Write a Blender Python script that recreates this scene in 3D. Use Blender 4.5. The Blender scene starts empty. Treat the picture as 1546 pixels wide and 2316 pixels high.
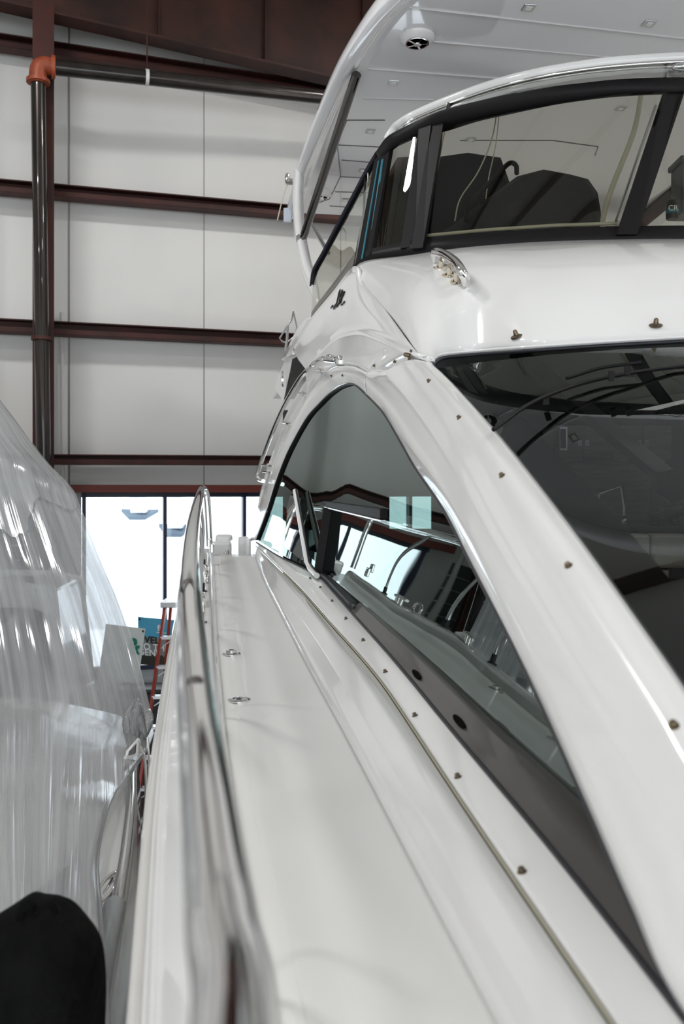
import bpy, math, random
from mathutils import Vector
from mathutils.bvhtree import BVHTree
random.seed(7)
SC = bpy.context.scene
COL = SC.collection
CX, HY, F, EYE = 773.0, 1110.0, 2000.0, 4.2   # lens of the camera, eye height over the floor
def P(px, py, d):
    return Vector(((px-CX)/F*d, d, EYE-(py-HY)/F*d))
def V(x, y, z): return Vector((x, y, EYE+z))

# ------------------------------------------------------------------ materials
MATS = {}
def mat(name, col, rough=.5, metal=0, coat=0, spec=.5, bump=None, noise=None, emit=None, trans=0, ior=1.45):
    m = bpy.data.materials.new(name); m.use_nodes = True
    nt = m.node_tree; b = nt.nodes['Principled BSDF']
    b.inputs['Base Color'].default_value = (*col, 1)
    b.inputs['Roughness'].default_value = rough
    b.inputs['Metallic'].default_value = metal
    b.inputs['Coat Weight'].default_value = coat
    b.inputs['Coat Roughness'].default_value = .03
    b.inputs['Specular IOR Level'].default_value = spec
    b.inputs['IOR'].default_value = ior
    b.inputs['Transmission Weight'].default_value = trans
    tc = nt.nodes.new('ShaderNodeTexCoord')
    if noise:   # (scale, amount, detail, stretch)
        n = nt.nodes.new('ShaderNodeTexNoise'); n.inputs['Scale'].default_value = noise[0]; n.inputs['Detail'].default_value = noise[2]
        mp = nt.nodes.new('ShaderNodeMapping'); mp.inputs['Scale'].default_value = noise[3] if len(noise) > 3 else (1, 1, 1)
        nt.links.new(tc.outputs['Object'], mp.inputs['Vector']); nt.links.new(mp.outputs[0], n.inputs['Vector'])
        r = nt.nodes.new('ShaderNodeValToRGB')
        a = noise[1]
        c2 = noise[4] if len(noise) > 4 else tuple(c*(1-a) for c in col)
        r.color_ramp.elements[0].color = (*c2, 1); r.color_ramp.elements[0].position = .35
        r.color_ramp.elements[1].color = (*col, 1); r.color_ramp.elements[1].position = .65
        nt.links.new(n.outputs['Fac'], r.inputs['Fac']); nt.links.new(r.outputs['Color'], b.inputs['Base Color'])
    if bump:    # (scale, strength)
        n = nt.nodes.new('ShaderNodeTexNoise'); n.inputs['Scale'].default_value = bump[0]; n.inputs['Detail'].default_value = 4
        bp = nt.nodes.new('ShaderNodeBump'); bp.inputs['Strength'].default_value = bump[1]; bp.inputs['Distance'].default_value = .02
        nt.links.new(tc.outputs['Object'], n.inputs['Vector'])
        nt.links.new(n.outputs['Fac'], bp.inputs['Height']); nt.links.new(bp.outputs[0], b.inputs['Normal'])
    if emit:
        b.inputs['Emission Color'].default_value = (*emit[0], 1); b.inputs['Emission Strength'].default_value = emit[1]
    MATS[name] = m
    return m
def glass(name, tint, ior=1.5, base=.0, wave=0, rough=0.0, col=(.93, .97, .96)):
    m = bpy.data.materials.new(name); m.use_nodes = True
    nt = m.node_tree; nt.nodes.clear()
    out = nt.nodes.new('ShaderNodeOutputMaterial')
    mix = nt.nodes.new('ShaderNodeMixShader'); tr = nt.nodes.new('ShaderNodeBsdfTransparent'); gl = nt.nodes.new('ShaderNodeBsdfGlossy')
    tr.inputs['Color'].default_value = (*tint, 1); gl.inputs['Roughness'].default_value = rough
    gl.inputs['Color'].default_value = (*col, 1)
    fr = nt.nodes.new('ShaderNodeFresnel'); fr.inputs['IOR'].default_value = ior
    ad = nt.nodes.new('ShaderNodeMath'); ad.operation = 'ADD'; ad.use_clamp = True; ad.inputs[1].default_value = base
    # same reflectance from the inside as from the outside
    geo = nt.nodes.new('ShaderNodeNewGeometry'); 
    mm = nt.nodes.new('ShaderNodeMapRange'); mm.inputs['From Min'].default_value = 0; mm.inputs['From Max'].default_value = 1
    mm.inputs['To Min'].default_value = ior; mm.inputs['To Max'].default_value = 1/ior
    nt.links.new(geo.outputs['Backfacing'], mm.inputs['Value']); nt.links.new(mm.outputs[0], fr.inputs['IOR'])
    mm.inputs['To Max'].default_value = ior
    nt.links.new(fr.outputs[0], ad.inputs[0]); nt.links.new(ad.outputs[0], mix.inputs[0])
    nt.links.new(tr.outputs[0], mix.inputs[1]); nt.links.new(gl.outputs[0], mix.inputs[2])
    if wave:
        tc = nt.nodes.new('ShaderNodeTexCoord'); n = nt.nodes.new('ShaderNodeTexNoise'); n.inputs['Scale'].default_value = 1.6; n.inputs['Detail'].default_value = 0
        bp = nt.nodes.new('ShaderNodeBump'); bp.inputs['Strength'].default_value = wave; bp.inputs['Distance'].default_value = .05
        nt.links.new(tc.outputs['Object'], n.inputs['Vector']); nt.links.new(n.outputs['Fac'], bp.inputs['Height'])
        nt.links.new(bp.outputs[0], gl.inputs['Normal'])
    nt.links.new(mix.outputs[0], out.inputs[0]); MATS[name] = m
    return m
GEL = mat('gelcoat_white', (.80, .80, .795), .14, coat=.6, noise=(2.2, .035, 2))
GELG = mat('gelcoat_grey_nonskid', (.82, .82, .81), .34, coat=.15, bump=(380, .06))
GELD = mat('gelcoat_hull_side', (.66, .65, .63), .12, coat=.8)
HTM = mat('gelcoat_hardtop', (.90, .90, .93), .10, coat=.8)
CAULK = mat('yellowed_caulk', (.42, .40, .30), .7)
SEAM = mat('dark_seam', (.05, .05, .055), .5)
CHROME = mat('polished_stainless', (.80, .79, .78), .05, 1)
CHROMEB = mat('brushed_stainless', (.55, .56, .57), .22, 1)
BLACKF = mat('black_frame', (.007, .006, .007), .5, spec=.2)
RUBBER = mat('black_gasket', (.02, .02, .025), .45)
SILL = mat('dark_window_track', (.07, .066, .064), .3, coat=.3)
CREAM = mat('cream_vinyl', (.62, .60, .50), .4)
COVER = mat('charcoal_canvas', (.028, .027, .029), .8, spec=.15, bump=(60, .3))
BLUEC = mat('teal_canvas', (.02, .17, .23), .6)
STEEL = mat('red_oxide_steel', (.060, .012, .007), .6, noise=(2.2, .45, 6, (1, 1, 1), (.03, .008, .006)))
STEELR = mat('rusty_rafter', (.055, .017, .010), .6, noise=(1.6, .5, 8, (1, 1, 1), (.014, .005, .004)))
ORANGE = mat('orange_cast_fitting', (.36, .075, .03), .45, noise=(9, .3, 4))
PIPE = mat('black_iron_pipe', (.035, .028, .025), .24, .6, coat=.5, noise=(5, .4, 5, (1, 1, .2)))
PVC = mat('white_conduit', (.62, .62, .60), .4)
WALLM = mat('white_wall_panel', (.72, .715, .70), .62, noise=(.7, .07, 5, (1, 1, .35)), bump=(3, .12))
CEILM = mat('ceiling_insulation', (.60, .60, .58), .6, bump=(2, .3))
FLOORM = mat('concrete', (.55, .545, .53), .5, noise=(1.3, .25, 6))
SNOW = mat('snow', (.92, .93, .95), .8, bump=(1.2, .6))
NAVY = mat('window_frame_navy', (.018, .024, .05), .4)
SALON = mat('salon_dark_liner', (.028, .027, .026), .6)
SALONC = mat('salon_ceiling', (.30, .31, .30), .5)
WOODG = mat('grey_wood_veneer', (.30, .27, .24), .3, noise=(6, .2, 4, (1, 1, 8)))
LEATH = mat('beige_leather', (.30, .28, .24), .5, bump=(90, .2))
LEAF = mat('dark_leaf', (.02, .045, .02), .4)
REDF = mat('red_fibreglass', (.34, .035, .018), .4)
ALU = mat('aluminium', (.72, .73, .75), .3, .8)
GRYT = mat('grey_pipe_plastic', (.30, .31, .32), .3, coat=.4)
RUST = mat('rust_stain', (.25, .10, .02), .7)
GREEN = mat('green_tape', (.02, .25, .08), .5)
SIGNB = mat('sign_blue', (.07, .36, .56), .35)
SIGNG = mat('sign_grey', (.22, .23, .23), .4)
SIGNW = mat('sign_white', (.72, .80, .78), .4)
SIGND = mat('sign_dark_landscape', (.03, .028, .018), .5)
INK = mat('black_ink', (.012, .012, .014), .4)
WHITE = mat('white_print', (.85, .85, .85), .4)
TEALI = mat('green_print', (.0, .22, .14), .4)
BRASS = mat('tarnished_brass', (.17, .135, .09), .35, .85)
CLOTH = mat('black_cloth', (.006, .006, .006), .9, spec=.08, noise=(9, .5, 6), bump=(35, .8))
GRYP = mat('grey_plastic', (.10, .11, .115), .4)
LAMP = mat('lamp_diffuser', (.9, .9, .9), .4, emit=((1, .98, .95), 6))
LEDM = mat('small_lamp_lens', (.9, .9, .85), .3)
GL_SIDE = glass('side_window_glass', (.20, .30, .27), 2.15, .05, wave=.025, col=(.84, .95, .92))
GL_WIND = glass('windshield_glass', (.52, .55, .54), 1.42, .0, wave=.04)
GL_FLY = glass('smoked_clear_vinyl', (.66, .65, .58), 1.45, .0, wave=.05)
GL_PANE = glass('building_pane', (.93, .96, .97), 1.3)
GL_FIN = glass('polished_side_fin', (.25, .25, .25), 1.6, .45, wave=.15)
# plastic film
def film():
    m = bpy.data.materials.new('clear_plastic_film'); m.use_nodes = True
    nt = m.node_tree; nt.nodes.clear(); N = nt.nodes.new; L = nt.links.new
    out = N('ShaderNodeOutputMaterial')
    tr = N('ShaderNodeBsdfTransparent'); tr.inputs[0].default_value = (.93, .94, .95, 1)
    tl = N('ShaderNodeBsdfTranslucent'); tl.inputs[0].default_value = (.86, .87, .90, 1)
    df = N('ShaderNodeBsdfDiffuse'); df.inputs[0].default_value = (.74, .745, .76, 1)
    gl = N('ShaderNodeBsdfGlossy'); gl.inputs['Roughness'].default_value = .12
    a = N('ShaderNodeMixShader'); a.inputs[0].default_value = .5; L(tl.outputs[0], a.inputs[1]); L(df.outputs[0], a.inputs[2])
    uv = N('ShaderNodeUVMap'); mp = N('ShaderNodeMapping'); mp.inputs['Scale'].default_value = (48, 1.6, 1)
    L(uv.outputs[0], mp.inputs[0])
    n = N('ShaderNodeTexNoise'); n.inputs['Scale'].default_value = 1; n.inputs['Detail'].default_value = 3; L(mp.outputs[0], n.inputs[0])
    n2 = N('ShaderNodeTexNoise'); n2.inputs['Scale'].default_value = 4.5; n2.inputs['Detail'].default_value = 2; L(uv.outputs[0], n2.inputs[0])
    r = N('ShaderNodeMapRange'); r.inputs['From Min'].default_value = .35; r.inputs['From Max'].default_value = .7
    r.inputs['To Min'].default_value = .30; r.inputs['To Max'].default_value = .86; L(n.outputs[0], r.inputs[0])
    r2 = N('ShaderNodeMapRange'); r2.inputs['From Min'].default_value = .35; r2.inputs['From Max'].default_value = .65
    r2.inputs['To Min'].default_value = .62; r2.inputs['To Max'].default_value = 1; L(n2.outputs[0], r2.inputs[0])
    mu = N('ShaderNodeMath'); mu.operation = 'MULTIPLY'; L(r.outputs[0], mu.inputs[0]); L(r2.outputs[0], mu.inputs[1])
    b = N('ShaderNodeMixShader'); L(mu.outputs[0], b.inputs[0]); L(tr.outputs[0], b.inputs[1]); L(a.outputs[0], b.inputs[2])
    lw = N('ShaderNodeFresnel'); lw.inputs[0].default_value = 1.45
    sc = N('ShaderNodeMath'); sc.operation = 'MULTIPLY_ADD'; sc.inputs[1].default_value = 1.0; sc.inputs[2].default_value = .05; sc.use_clamp = True
    L(lw.outputs[0], sc.inputs[0])
    c = N('ShaderNodeMixShader'); L(sc.outputs[0], c.inputs[0]); L(b.outputs[0], c.inputs[1]); L(gl.outputs[0], c.inputs[2])
    ad = N('ShaderNodeMath'); ad.operation = 'ADD'; L(n.outputs[0], ad.inputs[0]); L(n2.outputs[0], ad.inputs[1])
    bp = N('ShaderNodeBump'); bp.inputs['Strength'].default_value = .55; bp.inputs['Distance'].default_value = .02
    L(ad.outputs[0], bp.inputs['Height']); L(bp.outputs[0], gl.inputs['Normal']); L(bp.outputs[0], df.inputs['Normal'])
    L(c.outputs[0], out.inputs[0])
    return m
FILM = film()

# ------------------------------------------------------------------ helpers
def empty(name, loc=(0, 0, 0)):
    o = bpy.data.objects.new(name, None); COL.objects.link(o); o.location = loc; o.empty_display_size = .1
    return o
def tag(o, label=None, cat=None, group=None, kind=None):
    if label: o['label'] = label
    if cat: o['category'] = cat
    if group: o['group'] = group
    if kind: o['kind'] = kind
    return o
def mk(name, verts, faces, m, parent=None, smooth=True, sol=0, bev=0, auto=None, uvs=None, face_cam=False):
    me = bpy.data.meshes.new(name); me.from_pydata([tuple(v) for v in verts], [], faces); me.update()
    if face_cam:
        s = 0
        for p in me.polygons: s += p.normal.dot(Vector((0, 0, EYE))-p.center)*p.area
        if s < 0: me.flip_normals()
    if uvs:
        ul = me.uv_layers.new(name='UVMap')
        for l in me.loops: ul.data[l.index].uv = uvs[l.vertex_index]
    if smooth:
        for p in me.polygons: p.use_smooth = True
        if auto: 
            try: me.set_sharp_from_angle(angle=math.radians(auto))
            except Exception: pass
    o = bpy.data.objects.new(name, me); COL.objects.link(o)
    if m: me.materials.append(m)
    if parent:
        o.parent = parent
        w = Vector((0, 0, 0)); q = parent
        while q: w += q.location; q = q.parent
        o.location = -w
    if sol:
        md = o.modifiers.new('shell', 'SOLIDIFY'); md.thickness = sol; md.offset = -1
    if bev:
        md = o.modifiers.new('edge', 'BEVEL'); md.width = bev; md.segments = 2; md.limit_method = 'ANGLE'
    return o
def cr(pts, n, t0=0., t1=1.):
    """index-parameter Catmull-Rom through pts"""
    out = []; k = len(pts)-1
    for i in range(n):
        u = (t0+(t1-t0)*i/(n-1))*k; j = min(int(u), k-1); f = u-j
        p1, p2 = pts[j], pts[j+1]
        p0 = pts[j-1] if j > 0 else p1*2-p2
        p3 = pts[j+2] if j+2 <= k else p2*2-p1
        out.append(.5*((2*p1)+(p2-p0)*f+(2*p0-5*p1+4*p2-p3)*f*f+(3*p1-p0-3*p2+p3)*f**3))
    return out
def loft(name, curves, na, m, parent=None, nx=1, cubic=False, **kw):
    rows = [cr(c, na) for c in curves]
    cols = []
    for i in range(na):
        line = [r[i] for r in rows]
        if cubic and len(line) > 2: cols.append(cr(line, (len(line)-1)*nx+1))
        else:
            o = []
            for a, b in zip(line, line[1:]):
                for k in range(nx): o.append(a.lerp(b, k/nx))
            o.append(line[-1]); cols.append(o)
    w = len(cols[0]); vs = [v for c in cols for v in c]; fs = []
    for i in range(na-1):
        for j in range(w-1):
            fs.append((i*w+j, i*w+j+1, (i+1)*w+j+1, (i+1)*w+j))
    kw.setdefault('face_cam', True)
    return mk(name, vs, fs, m, parent, **kw)
def tube_data(pts, r, seg=10, cap=True, flat=1.0, up=None):
    vs, fs = [], []; n = len(pts); prev = None
    for i, p in enumerate(pts):
        t = (pts[min(i+1, n-1)]-pts[max(i-1, 0)]).normalized()
        if prev is None:
            ref = Vector(up) if up else (Vector((0, 0, 1)) if abs(t.z) < .9 else Vector((1, 0, 0)))
        else: ref = prev
        nrm = (ref-t*ref.dot(t)).normalized(); prev = nrm; b = t.cross(nrm)
        rr = r[i] if isinstance(r, (list, tuple)) else r
        for k in range(seg):
            a = 2*math.pi*k/seg
            vs.append(p+nrm*math.cos(a)*rr*flat+b*math.sin(a)*rr)
    for i in range(n-1):
        for k in range(seg):
            fs.append((i*seg+k, i*seg+(k+1) % seg, (i+1)*seg+(k+1) % seg, (i+1)*seg+k))
    if cap: fs.append(tuple(range(seg))[::-1]); fs.append(tuple((n-1)*seg+k for k in range(seg)))
    return vs, fs
def tube(name, pts, r, m, parent=None, seg=12, n=None, **kw):
    pts = [Vector(p) for p in pts]
    if n: pts = cr(pts, n)
    flat = kw.pop('flat', 1.0); up = kw.pop('up', None)
    v, f = tube_data(pts, r, seg, True, flat, up)
    return mk(name, v, f, m, parent, auto=50, **kw)
def merge(*ds):
    V_, F_ = [], []
    for v, f in ds:
        k = len(V_); V_ += list(v); F_ += [tuple(i+k for i in q) for q in f]
    return V_, F_
def bx(c, sx, sy, sz, ax=None, ay=None, az=None):
    ax = Vector(ax or (1, 0, 0)).normalized(); ay = Vector(ay or (0, 1, 0)).normalized(); az = Vector(az or (0, 0, 1)).normalized()
    c = Vector(c); vs = []
    for i in (-.5, .5):
        for j in (-.5, .5):
            for k in (-.5, .5): vs.append(c+ax*sx*i+ay*sy*j+az*sz*k)
    return vs, [(0, 1, 3, 2), (4, 6, 7, 5), (0, 4, 5, 1), (2, 3, 7, 6), (0, 2, 6, 4), (1, 5, 7, 3)]
def bar(a, b, w, h, up=(0, 0, 1)):
    """rectangular bar a->b, w across, h along up"""
    a, b = Vector(a), Vector(b); t = (b-a).normalized(); s = t.cross(Vector(up)).normalized(); u = s.cross(t)
    return bx((a+b)/2, (b-a).length, w, h, t, s, u)
def lathe(c, axis, prof, seg=24):
    axis = Vector(axis).normalized(); ref = Vector((0, 0, 1)) if abs(axis.z) < .9 else Vector((1, 0, 0))
    u = (ref-axis*ref.dot(axis)).normalized(); v = axis.cross(u); vs, fs = [], []
    for r, h in prof:
        for k in range(seg):
            a = 2*math.pi*k/seg; vs.append(Vector(c)+axis*h+(u*math.cos(a)+v*math.sin(a))*r)
    for i in range(len(prof)-1):
        for k in range(seg): fs.append((i*seg+k, i*seg+(k+1) % seg, (i+1)*seg+(k+1) % seg, (i+1)*seg+k))
    fs.append(tuple(range(seg))[::-1]); fs.append(tuple((len(prof)-1)*seg+k for k in range(seg)))
    return vs, fs
def prism(pts, n, th):
    """closed polygon extruded along n by th"""
    k = len(pts); n = Vector(n).normalized()
    vs = [Vector(p) for p in pts]+[Vector(p)+n*th for p in pts]
    return vs, [tuple(range(k)), tuple(range(k, 2*k))[::-1]]+[(i, (i+1) % k, k+(i+1) % k, k+i) for i in range(k)]
def interp(tab, x):
    """piecewise linear with end extrapolation; tab sorted by first column"""
    if x <= tab[0][0]: a, b = tab[0], tab[1]
    elif x >= tab[-1][0]: a, b = tab[-2], tab[-1]
    else:
        for a, b in zip(tab, tab[1:]):
            if a[0] <= x <= b[0]: break
    return a[1]+(b[1]-a[1])*(x-a[0])/(b[0]-a[0])
def smooth_tab(tab, lo, hi, n=60, win=.7):
    out = []
    for i in range(n+1):
        x = lo+(hi-lo)*i/n; s = 0
        for k in range(-4, 5): s += interp(tab, x+win*k/4)
        out.append((x, s/9))
    return out
class Surf:
    def __init__(s, *objs):
        vs, fs = [], []
        for o in objs:
            k = len(vs); w = Vector((0, 0, 0))
            vs += [v.co.copy() for v in o.data.vertices]; fs += [tuple(i+k for i in p.vertices) for p in o.data.polygons]
        s.t = BVHTree.FromPolygons(vs, fs)
    def at(s, px, py):
        o = Vector((0, 0, EYE)); d = (P(px, py, 1)-o).normalized()
        h, n, i, q = s.t.ray_cast(o, d)
        if h is None:
            h, n, i, q = s.t.find_nearest(P(px, py, 5)); 
        if n.dot(d) > 0: n = -n
        return h, n
def text_mesh(name, s, origin, xdir, ydir, size, m, parent, ext=.002, bold=0):
    c = bpy.data.curves.new(name, 'FONT'); c.body = s; c.size = 1; c.extrude = .01; c.offset = bold; c.resolution_u = 3
    t = bpy.data.objects.new('tmp_text', c); COL.objects.link(t)
    dg = bpy.context.evaluated_depsgraph_get(); me = bpy.data.meshes.new_from_object(t.evaluated_get(dg))
    bpy.data.objects.remove(t)
    x = Vector(xdir).normalized(); y = Vector(ydir).normalized(); z = x.cross(y); vs = []
    for v in me.vertices: vs.append(Vector(origin)+x*v.co.x*size+y*v.co.y*size+z*v.co.z*ext*100)
    return mk(name, vs, [tuple(p.vertices) for p in me.polygons], m, parent, smooth=False)

# ------------------------------------------------------------------ the building
def wd(px): return 12.4/(1-.337*(px-CX)/F)          # depth of the back wall along a sight line
def W(px, py, off=0): return P(px, py, wd(px)-off)
WT = Vector((F, .337*F, 0)).normalized(); WT = (P(700, HY, wd(700))-P(100, HY, wd(100))).normalized(); WN = Vector((WT.y, -WT.x, 0))
w0 = P(773, HY, wd(773)); w0.z = 0
def wall_pt(s, z, off=0): return w0+WT*s+Vector((0, 0, z))+WN*off
def s_of(px): return (P(px, HY, wd(px))-w0).dot(WT)
CEIL_Z = 11.2
zt = EYE-(1114-HY)/F*wd(380)                         # head of the glazing
zb = EYE-(1512-HY)/F*wd(340)
sL, sR = s_of(184), s_of(1010)
S0, S1_ = -11, 10
v, f = merge(bx(wall_pt((S0+S1_)/2, (zt+CEIL_Z)/2, -.1), S1_-S0, .2, CEIL_Z-zt, WT, WN),
             bx(wall_pt((S0+S1_)/2, zb/2, -.1), S1_-S0, .2, zb, WT, WN),
             bx(wall_pt((S0+sL)/2, (zb+zt)/2, -.1), sL-S0, .2, zt-zb, WT, WN),
             bx(wall_pt((S1_+sR)/2, (zb+zt)/2, -.1), S1_-sR, .2, zt-zb, WT, WN))
tag(mk('wall_back', v, f, WALLM, smooth=False), 'white insulated panel wall behind the boats with steel girts', kind='structure')
seams = []
for px, r in ((156, .012), (461, .006), (770, .008), (1100, .008)):
    s = s_of(px); seams.append(tube_data([wall_pt(s, zt+.05, .002), wall_pt(s, CEIL_Z, .002)], r, 6))
tag(mk('trim_1', *merge(*seams), SEAM if False else mat('seam_grey', (.33, .32, .30), .6)), 'thin vertical joint lines of the wall panels', kind='structure')
def girt(i, a, b, h, extl=None):
    # a, b: pixel centre at two places; the beam runs on past both
    A = W(*a, .12); B = W(*b, .12); t = (B-A)
    A2 = A-t*1.1 if extl is None else A; B2 = B+t*1.6
    up = Vector((0, 0, 1)); n = WN
    hh = h
    # Z section: web, upper lip, lower lip
    v, f = merge(bar(A2, B2, .02, hh), bar(A2+up*hh/2+n*.07, B2+up*hh/2+n*.07, .14, .015), bar(A2-up*hh/2+n*.09, B2-up*hh/2+n*.09, .18, .015),
                 bar(A2-up*(hh/2-.03)+n*.18, B2-up*(hh/2-.03)+n*.18, .012, .06))
    return tag(mk('trim_%d' % i, v, f, STEEL, smooth=False), 'dark red steel girt across the white wall, %s' % ['uppermost just under the rafter', 'second from the top', 'third from the top', 'lowest above the window'][i-2], kind='structure')
girt(2, (60, 112), (700, 208), .17)
girt(3, (0, 428), (640, 483), .16)
girt(4, (0, 740), (640, 771), .16)
girt(5, (160, 1040), (590, 1042), .115)
# glazing
def bar_px(a, b, w, h, off): return bar(W(*a, off), W(*b, off), w, h)
hd = mk('trim_6', *merge(bar(wall_pt(sL-.15, zt+.05, .1), wall_pt(sR+.1, zt+.05, .1), .14, .1), bar(wall_pt(sL-.09, zb, .1), wall_pt(sL-.09, zt+.42, .1), .14, .12)), mat('red_header', (.13, .024, .016), .5), smooth=False)
tag(hd, 'red steel header and jamb framing the window', kind='structure')
xs = [s_of(p) for p in (190, 372, 551, 735, 925, 1008)]
wf = [bar(wall_pt(sL, zt-.03, .0), wall_pt(sR, zt-.03, .0), .12, .06), bar(wall_pt(sL, zb+.03, .0), wall_pt(sR, zb+.03, .0), .12, .06)]
for s in xs: wf.append(bx(wall_pt(s, (zt+zb)/2, 0), .045, .12, zt-zb, WT, WN))
wn = tag(mk('window_1', *merge(*wf), NAVY, smooth=False), 'long dark framed window looking out on snow', kind='structure')
pane = mk('pane', *bx(wall_pt((sL+sR)/2, (zt+zb)/2, -.02), sR-sL, .008, zt-zb, WT, WN), GL_PANE, wn, smooth=False)
sh = []
zs = EYE-.05
sA, sB = s_of(-420), s_of(150)
for k in range(22): sh.append(bx(wall_pt((sA+sB)/2, .1+k*.185, .05), sB-sA, .05, .165, WT, WN))
tag(mk('door_1', *merge(*sh), mat('dark_shutter', (.035, .045, .042), .35), smooth=False), 'dark slatted roller shutter in the back wall behind the wrapped boat', kind='structure')
# other walls, floor, roof
cs = [wall_pt(S0, 0), wall_pt(S1_, 0)]
tag(mk('floor', *bx((0, 0, -.1), 30, 36, .2), FLOORM, smooth=False), 'grey concrete floor', kind='structure')
lw = cs[0]; rw = cs[1]
def flatwall(name, a, b, lab):
    t = (b-a); n = Vector((t.y, -t.x, 0)).normalized(); c = (a+b)/2; c = Vector((c.x, c.y, CEIL_Z/2))
    return tag(mk(name, *bx(c, t.length, .2, CEIL_Z, t.normalized(), n), WALLM, smooth=False), lab, kind='structure')
flatwall('wall_left', Vector((lw.x, lw.y, 0)), Vector((lw.x, -9, 0)), 'white panel wall beyond the wrapped boat')
flatwall('wall_right', Vector((rw.x, rw.y, 0)), Vector((rw.x, -9, 0)), 'white panel wall on the far side of the yacht')
tag(mk('ceiling', *bx(((lw.x+rw.x)/2, 3.5, CEIL_Z+.1), rw.x-lw.x+1, 28, .2), CEILM, smooth=False), 'pale insulated roof lining', kind='structure')
tag(mk('wall_front_blocker', *bx(((lw.x+rw.x)/2, -9.1, 8.9), rw.x-lw.x+.4, .2, 4.6), WALLM, smooth=False), 'unseen white upper wall added above the open front to cut high light', kind='structure')  # added out of view to block high-angle light from the open front
pur = []
for i in range(8): pur.append(bar((lw.x, -8+i*3.0, CEIL_Z-.12), (rw.x, -8+i*3.0, CEIL_Z-.12), .08, .2))
tag(mk('trim_7', *merge(*pur), STEEL, smooth=False), 'dark red roof purlins', kind='structure')
# portal frame: column + rafter parallel to the back wall
def FR(px, py, off=.62): return P(px, py, wd(px)-off)
cl = []
ct, cb = FR(98, 30), FR(98, 30); cb.z = 0
ct = FR(98, 20)
cl += [bar(Vector((ct.x, ct.y, 0)), ct, .02, .34, WN)]
for k in (-.16, .16): cl.append(bar(Vector((ct.x, ct.y, 0))+WN*k, ct+WN*k, .24, .018, WN))
tag(mk('trim_8', *merge(*cl), STEEL, smooth=False), 'dark red steel column at the end of the window', kind='structure')
ra, rb = FR(-250, -45), FR(745, 182); t = rb-ra; rb2 = rb+t*.9
up = Vector((0, 0, 1)); web = []
web += [bar(ra, rb2, .26, .03), bar(ra+up*.75, rb2+up*.75, .02, 1.5), bar(ra+up*1.5, rb2+up*1.5, .26, .03)]
for px in (318, 575, 830): 
    q = ra.lerp(rb, (px+250)/995); web.append(bar(q, q+up*1.5, .16, .012, WT))
tag(mk('trim_9', *merge(*web), STEELR, smooth=False), 'deep rusty brown steel rafter along the top of the wall', kind='structure')
# second rafter over the yacht's far side, seen through the upper enclosure
r2a, r2b = P(1380, 560, 11.5), P(1640, 340, 8.5)
tt = r2b-r2a
tag(mk('trim_10', *merge(bar(r2a-tt*.8, r2b+tt*.8, .22, .03), bar(r2a-tt*.8+up*.3, r2b+tt*.8+up*.3, .02, .6)), STEELR, smooth=False), 'sloping brown steel brace seen beyond the upper deck', kind='structure')
# standing pipe and cross pipe
pp = empty('drain_pipe', FR(90, 1000, .9)*1); pp.location.z = 0
def FP(px, py): return P(px, py, wd(px)-.98)
a, b = FP(86, 185), FP(98, 1000); b2 = Vector((b.x, b.y, 0))
tube('standing_pipe', [a, b, b2], .082, PIPE, pp, 20)
el = [FP(86, 190), FP(86, 165), FP(90, 152), FP(100, 148), FP(118, 151)]
tube('elbow', el, .098, ORANGE, pp, 20, 14)
mk('elbow_flange', *merge(lathe(FP(86, 188), (0, 0, 1), [(.13, 0), (.13, .04), (.10, .05)]), lathe(FP(116, 151), WT, [(.13, 0), (.13, .04), (.10, .05)])), ORANGE, pp, auto=40)
mk('coupling', *lathe(FP(95, 766), (0, 0, 1), [(.083, -.02), (.12, -.02), (.12, .02), (.083, .02)]), STEEL, pp, auto=40)
c, d = FP(119, 152), FP(723, 219); tube('cross_pipe', [c, d, d+(d-c)*.6], .088, PIPE, pp, 20)
h = c.lerp(d, (318-119)/604.); 
mk('hanger_strap', *lathe(h-WT*.02, WT, [(.092, 0), (.096, 0), (.096, .04), (.092, .04)]), PVC, pp, auto=40)
tube('hanger_rod', [h+up*.09, h+up*1.6], .008, STEEL, pp, 8)
tag(pp, 'black iron drain pipe with an orange elbow running up the column and across', 'pipe')
cn = empty('conduit', Vector((W(147, 1000, .1).x, W(147, 1000, .1).y, 0)))
a = W(140, 707, .08); tube('conduit_tube', [a, Vector((W(147, 1000, .08).x, W(147, 1000, .08).y, 0))], .026, PVC, cn, 10)
mk('clip', *bx(W(141, 740, .05), .1, .06, .03, WT, WN), PVC, cn, smooth=False)
tag(cn, 'thin white plastic conduit standing against the wall beside the column', 'conduit')

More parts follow.
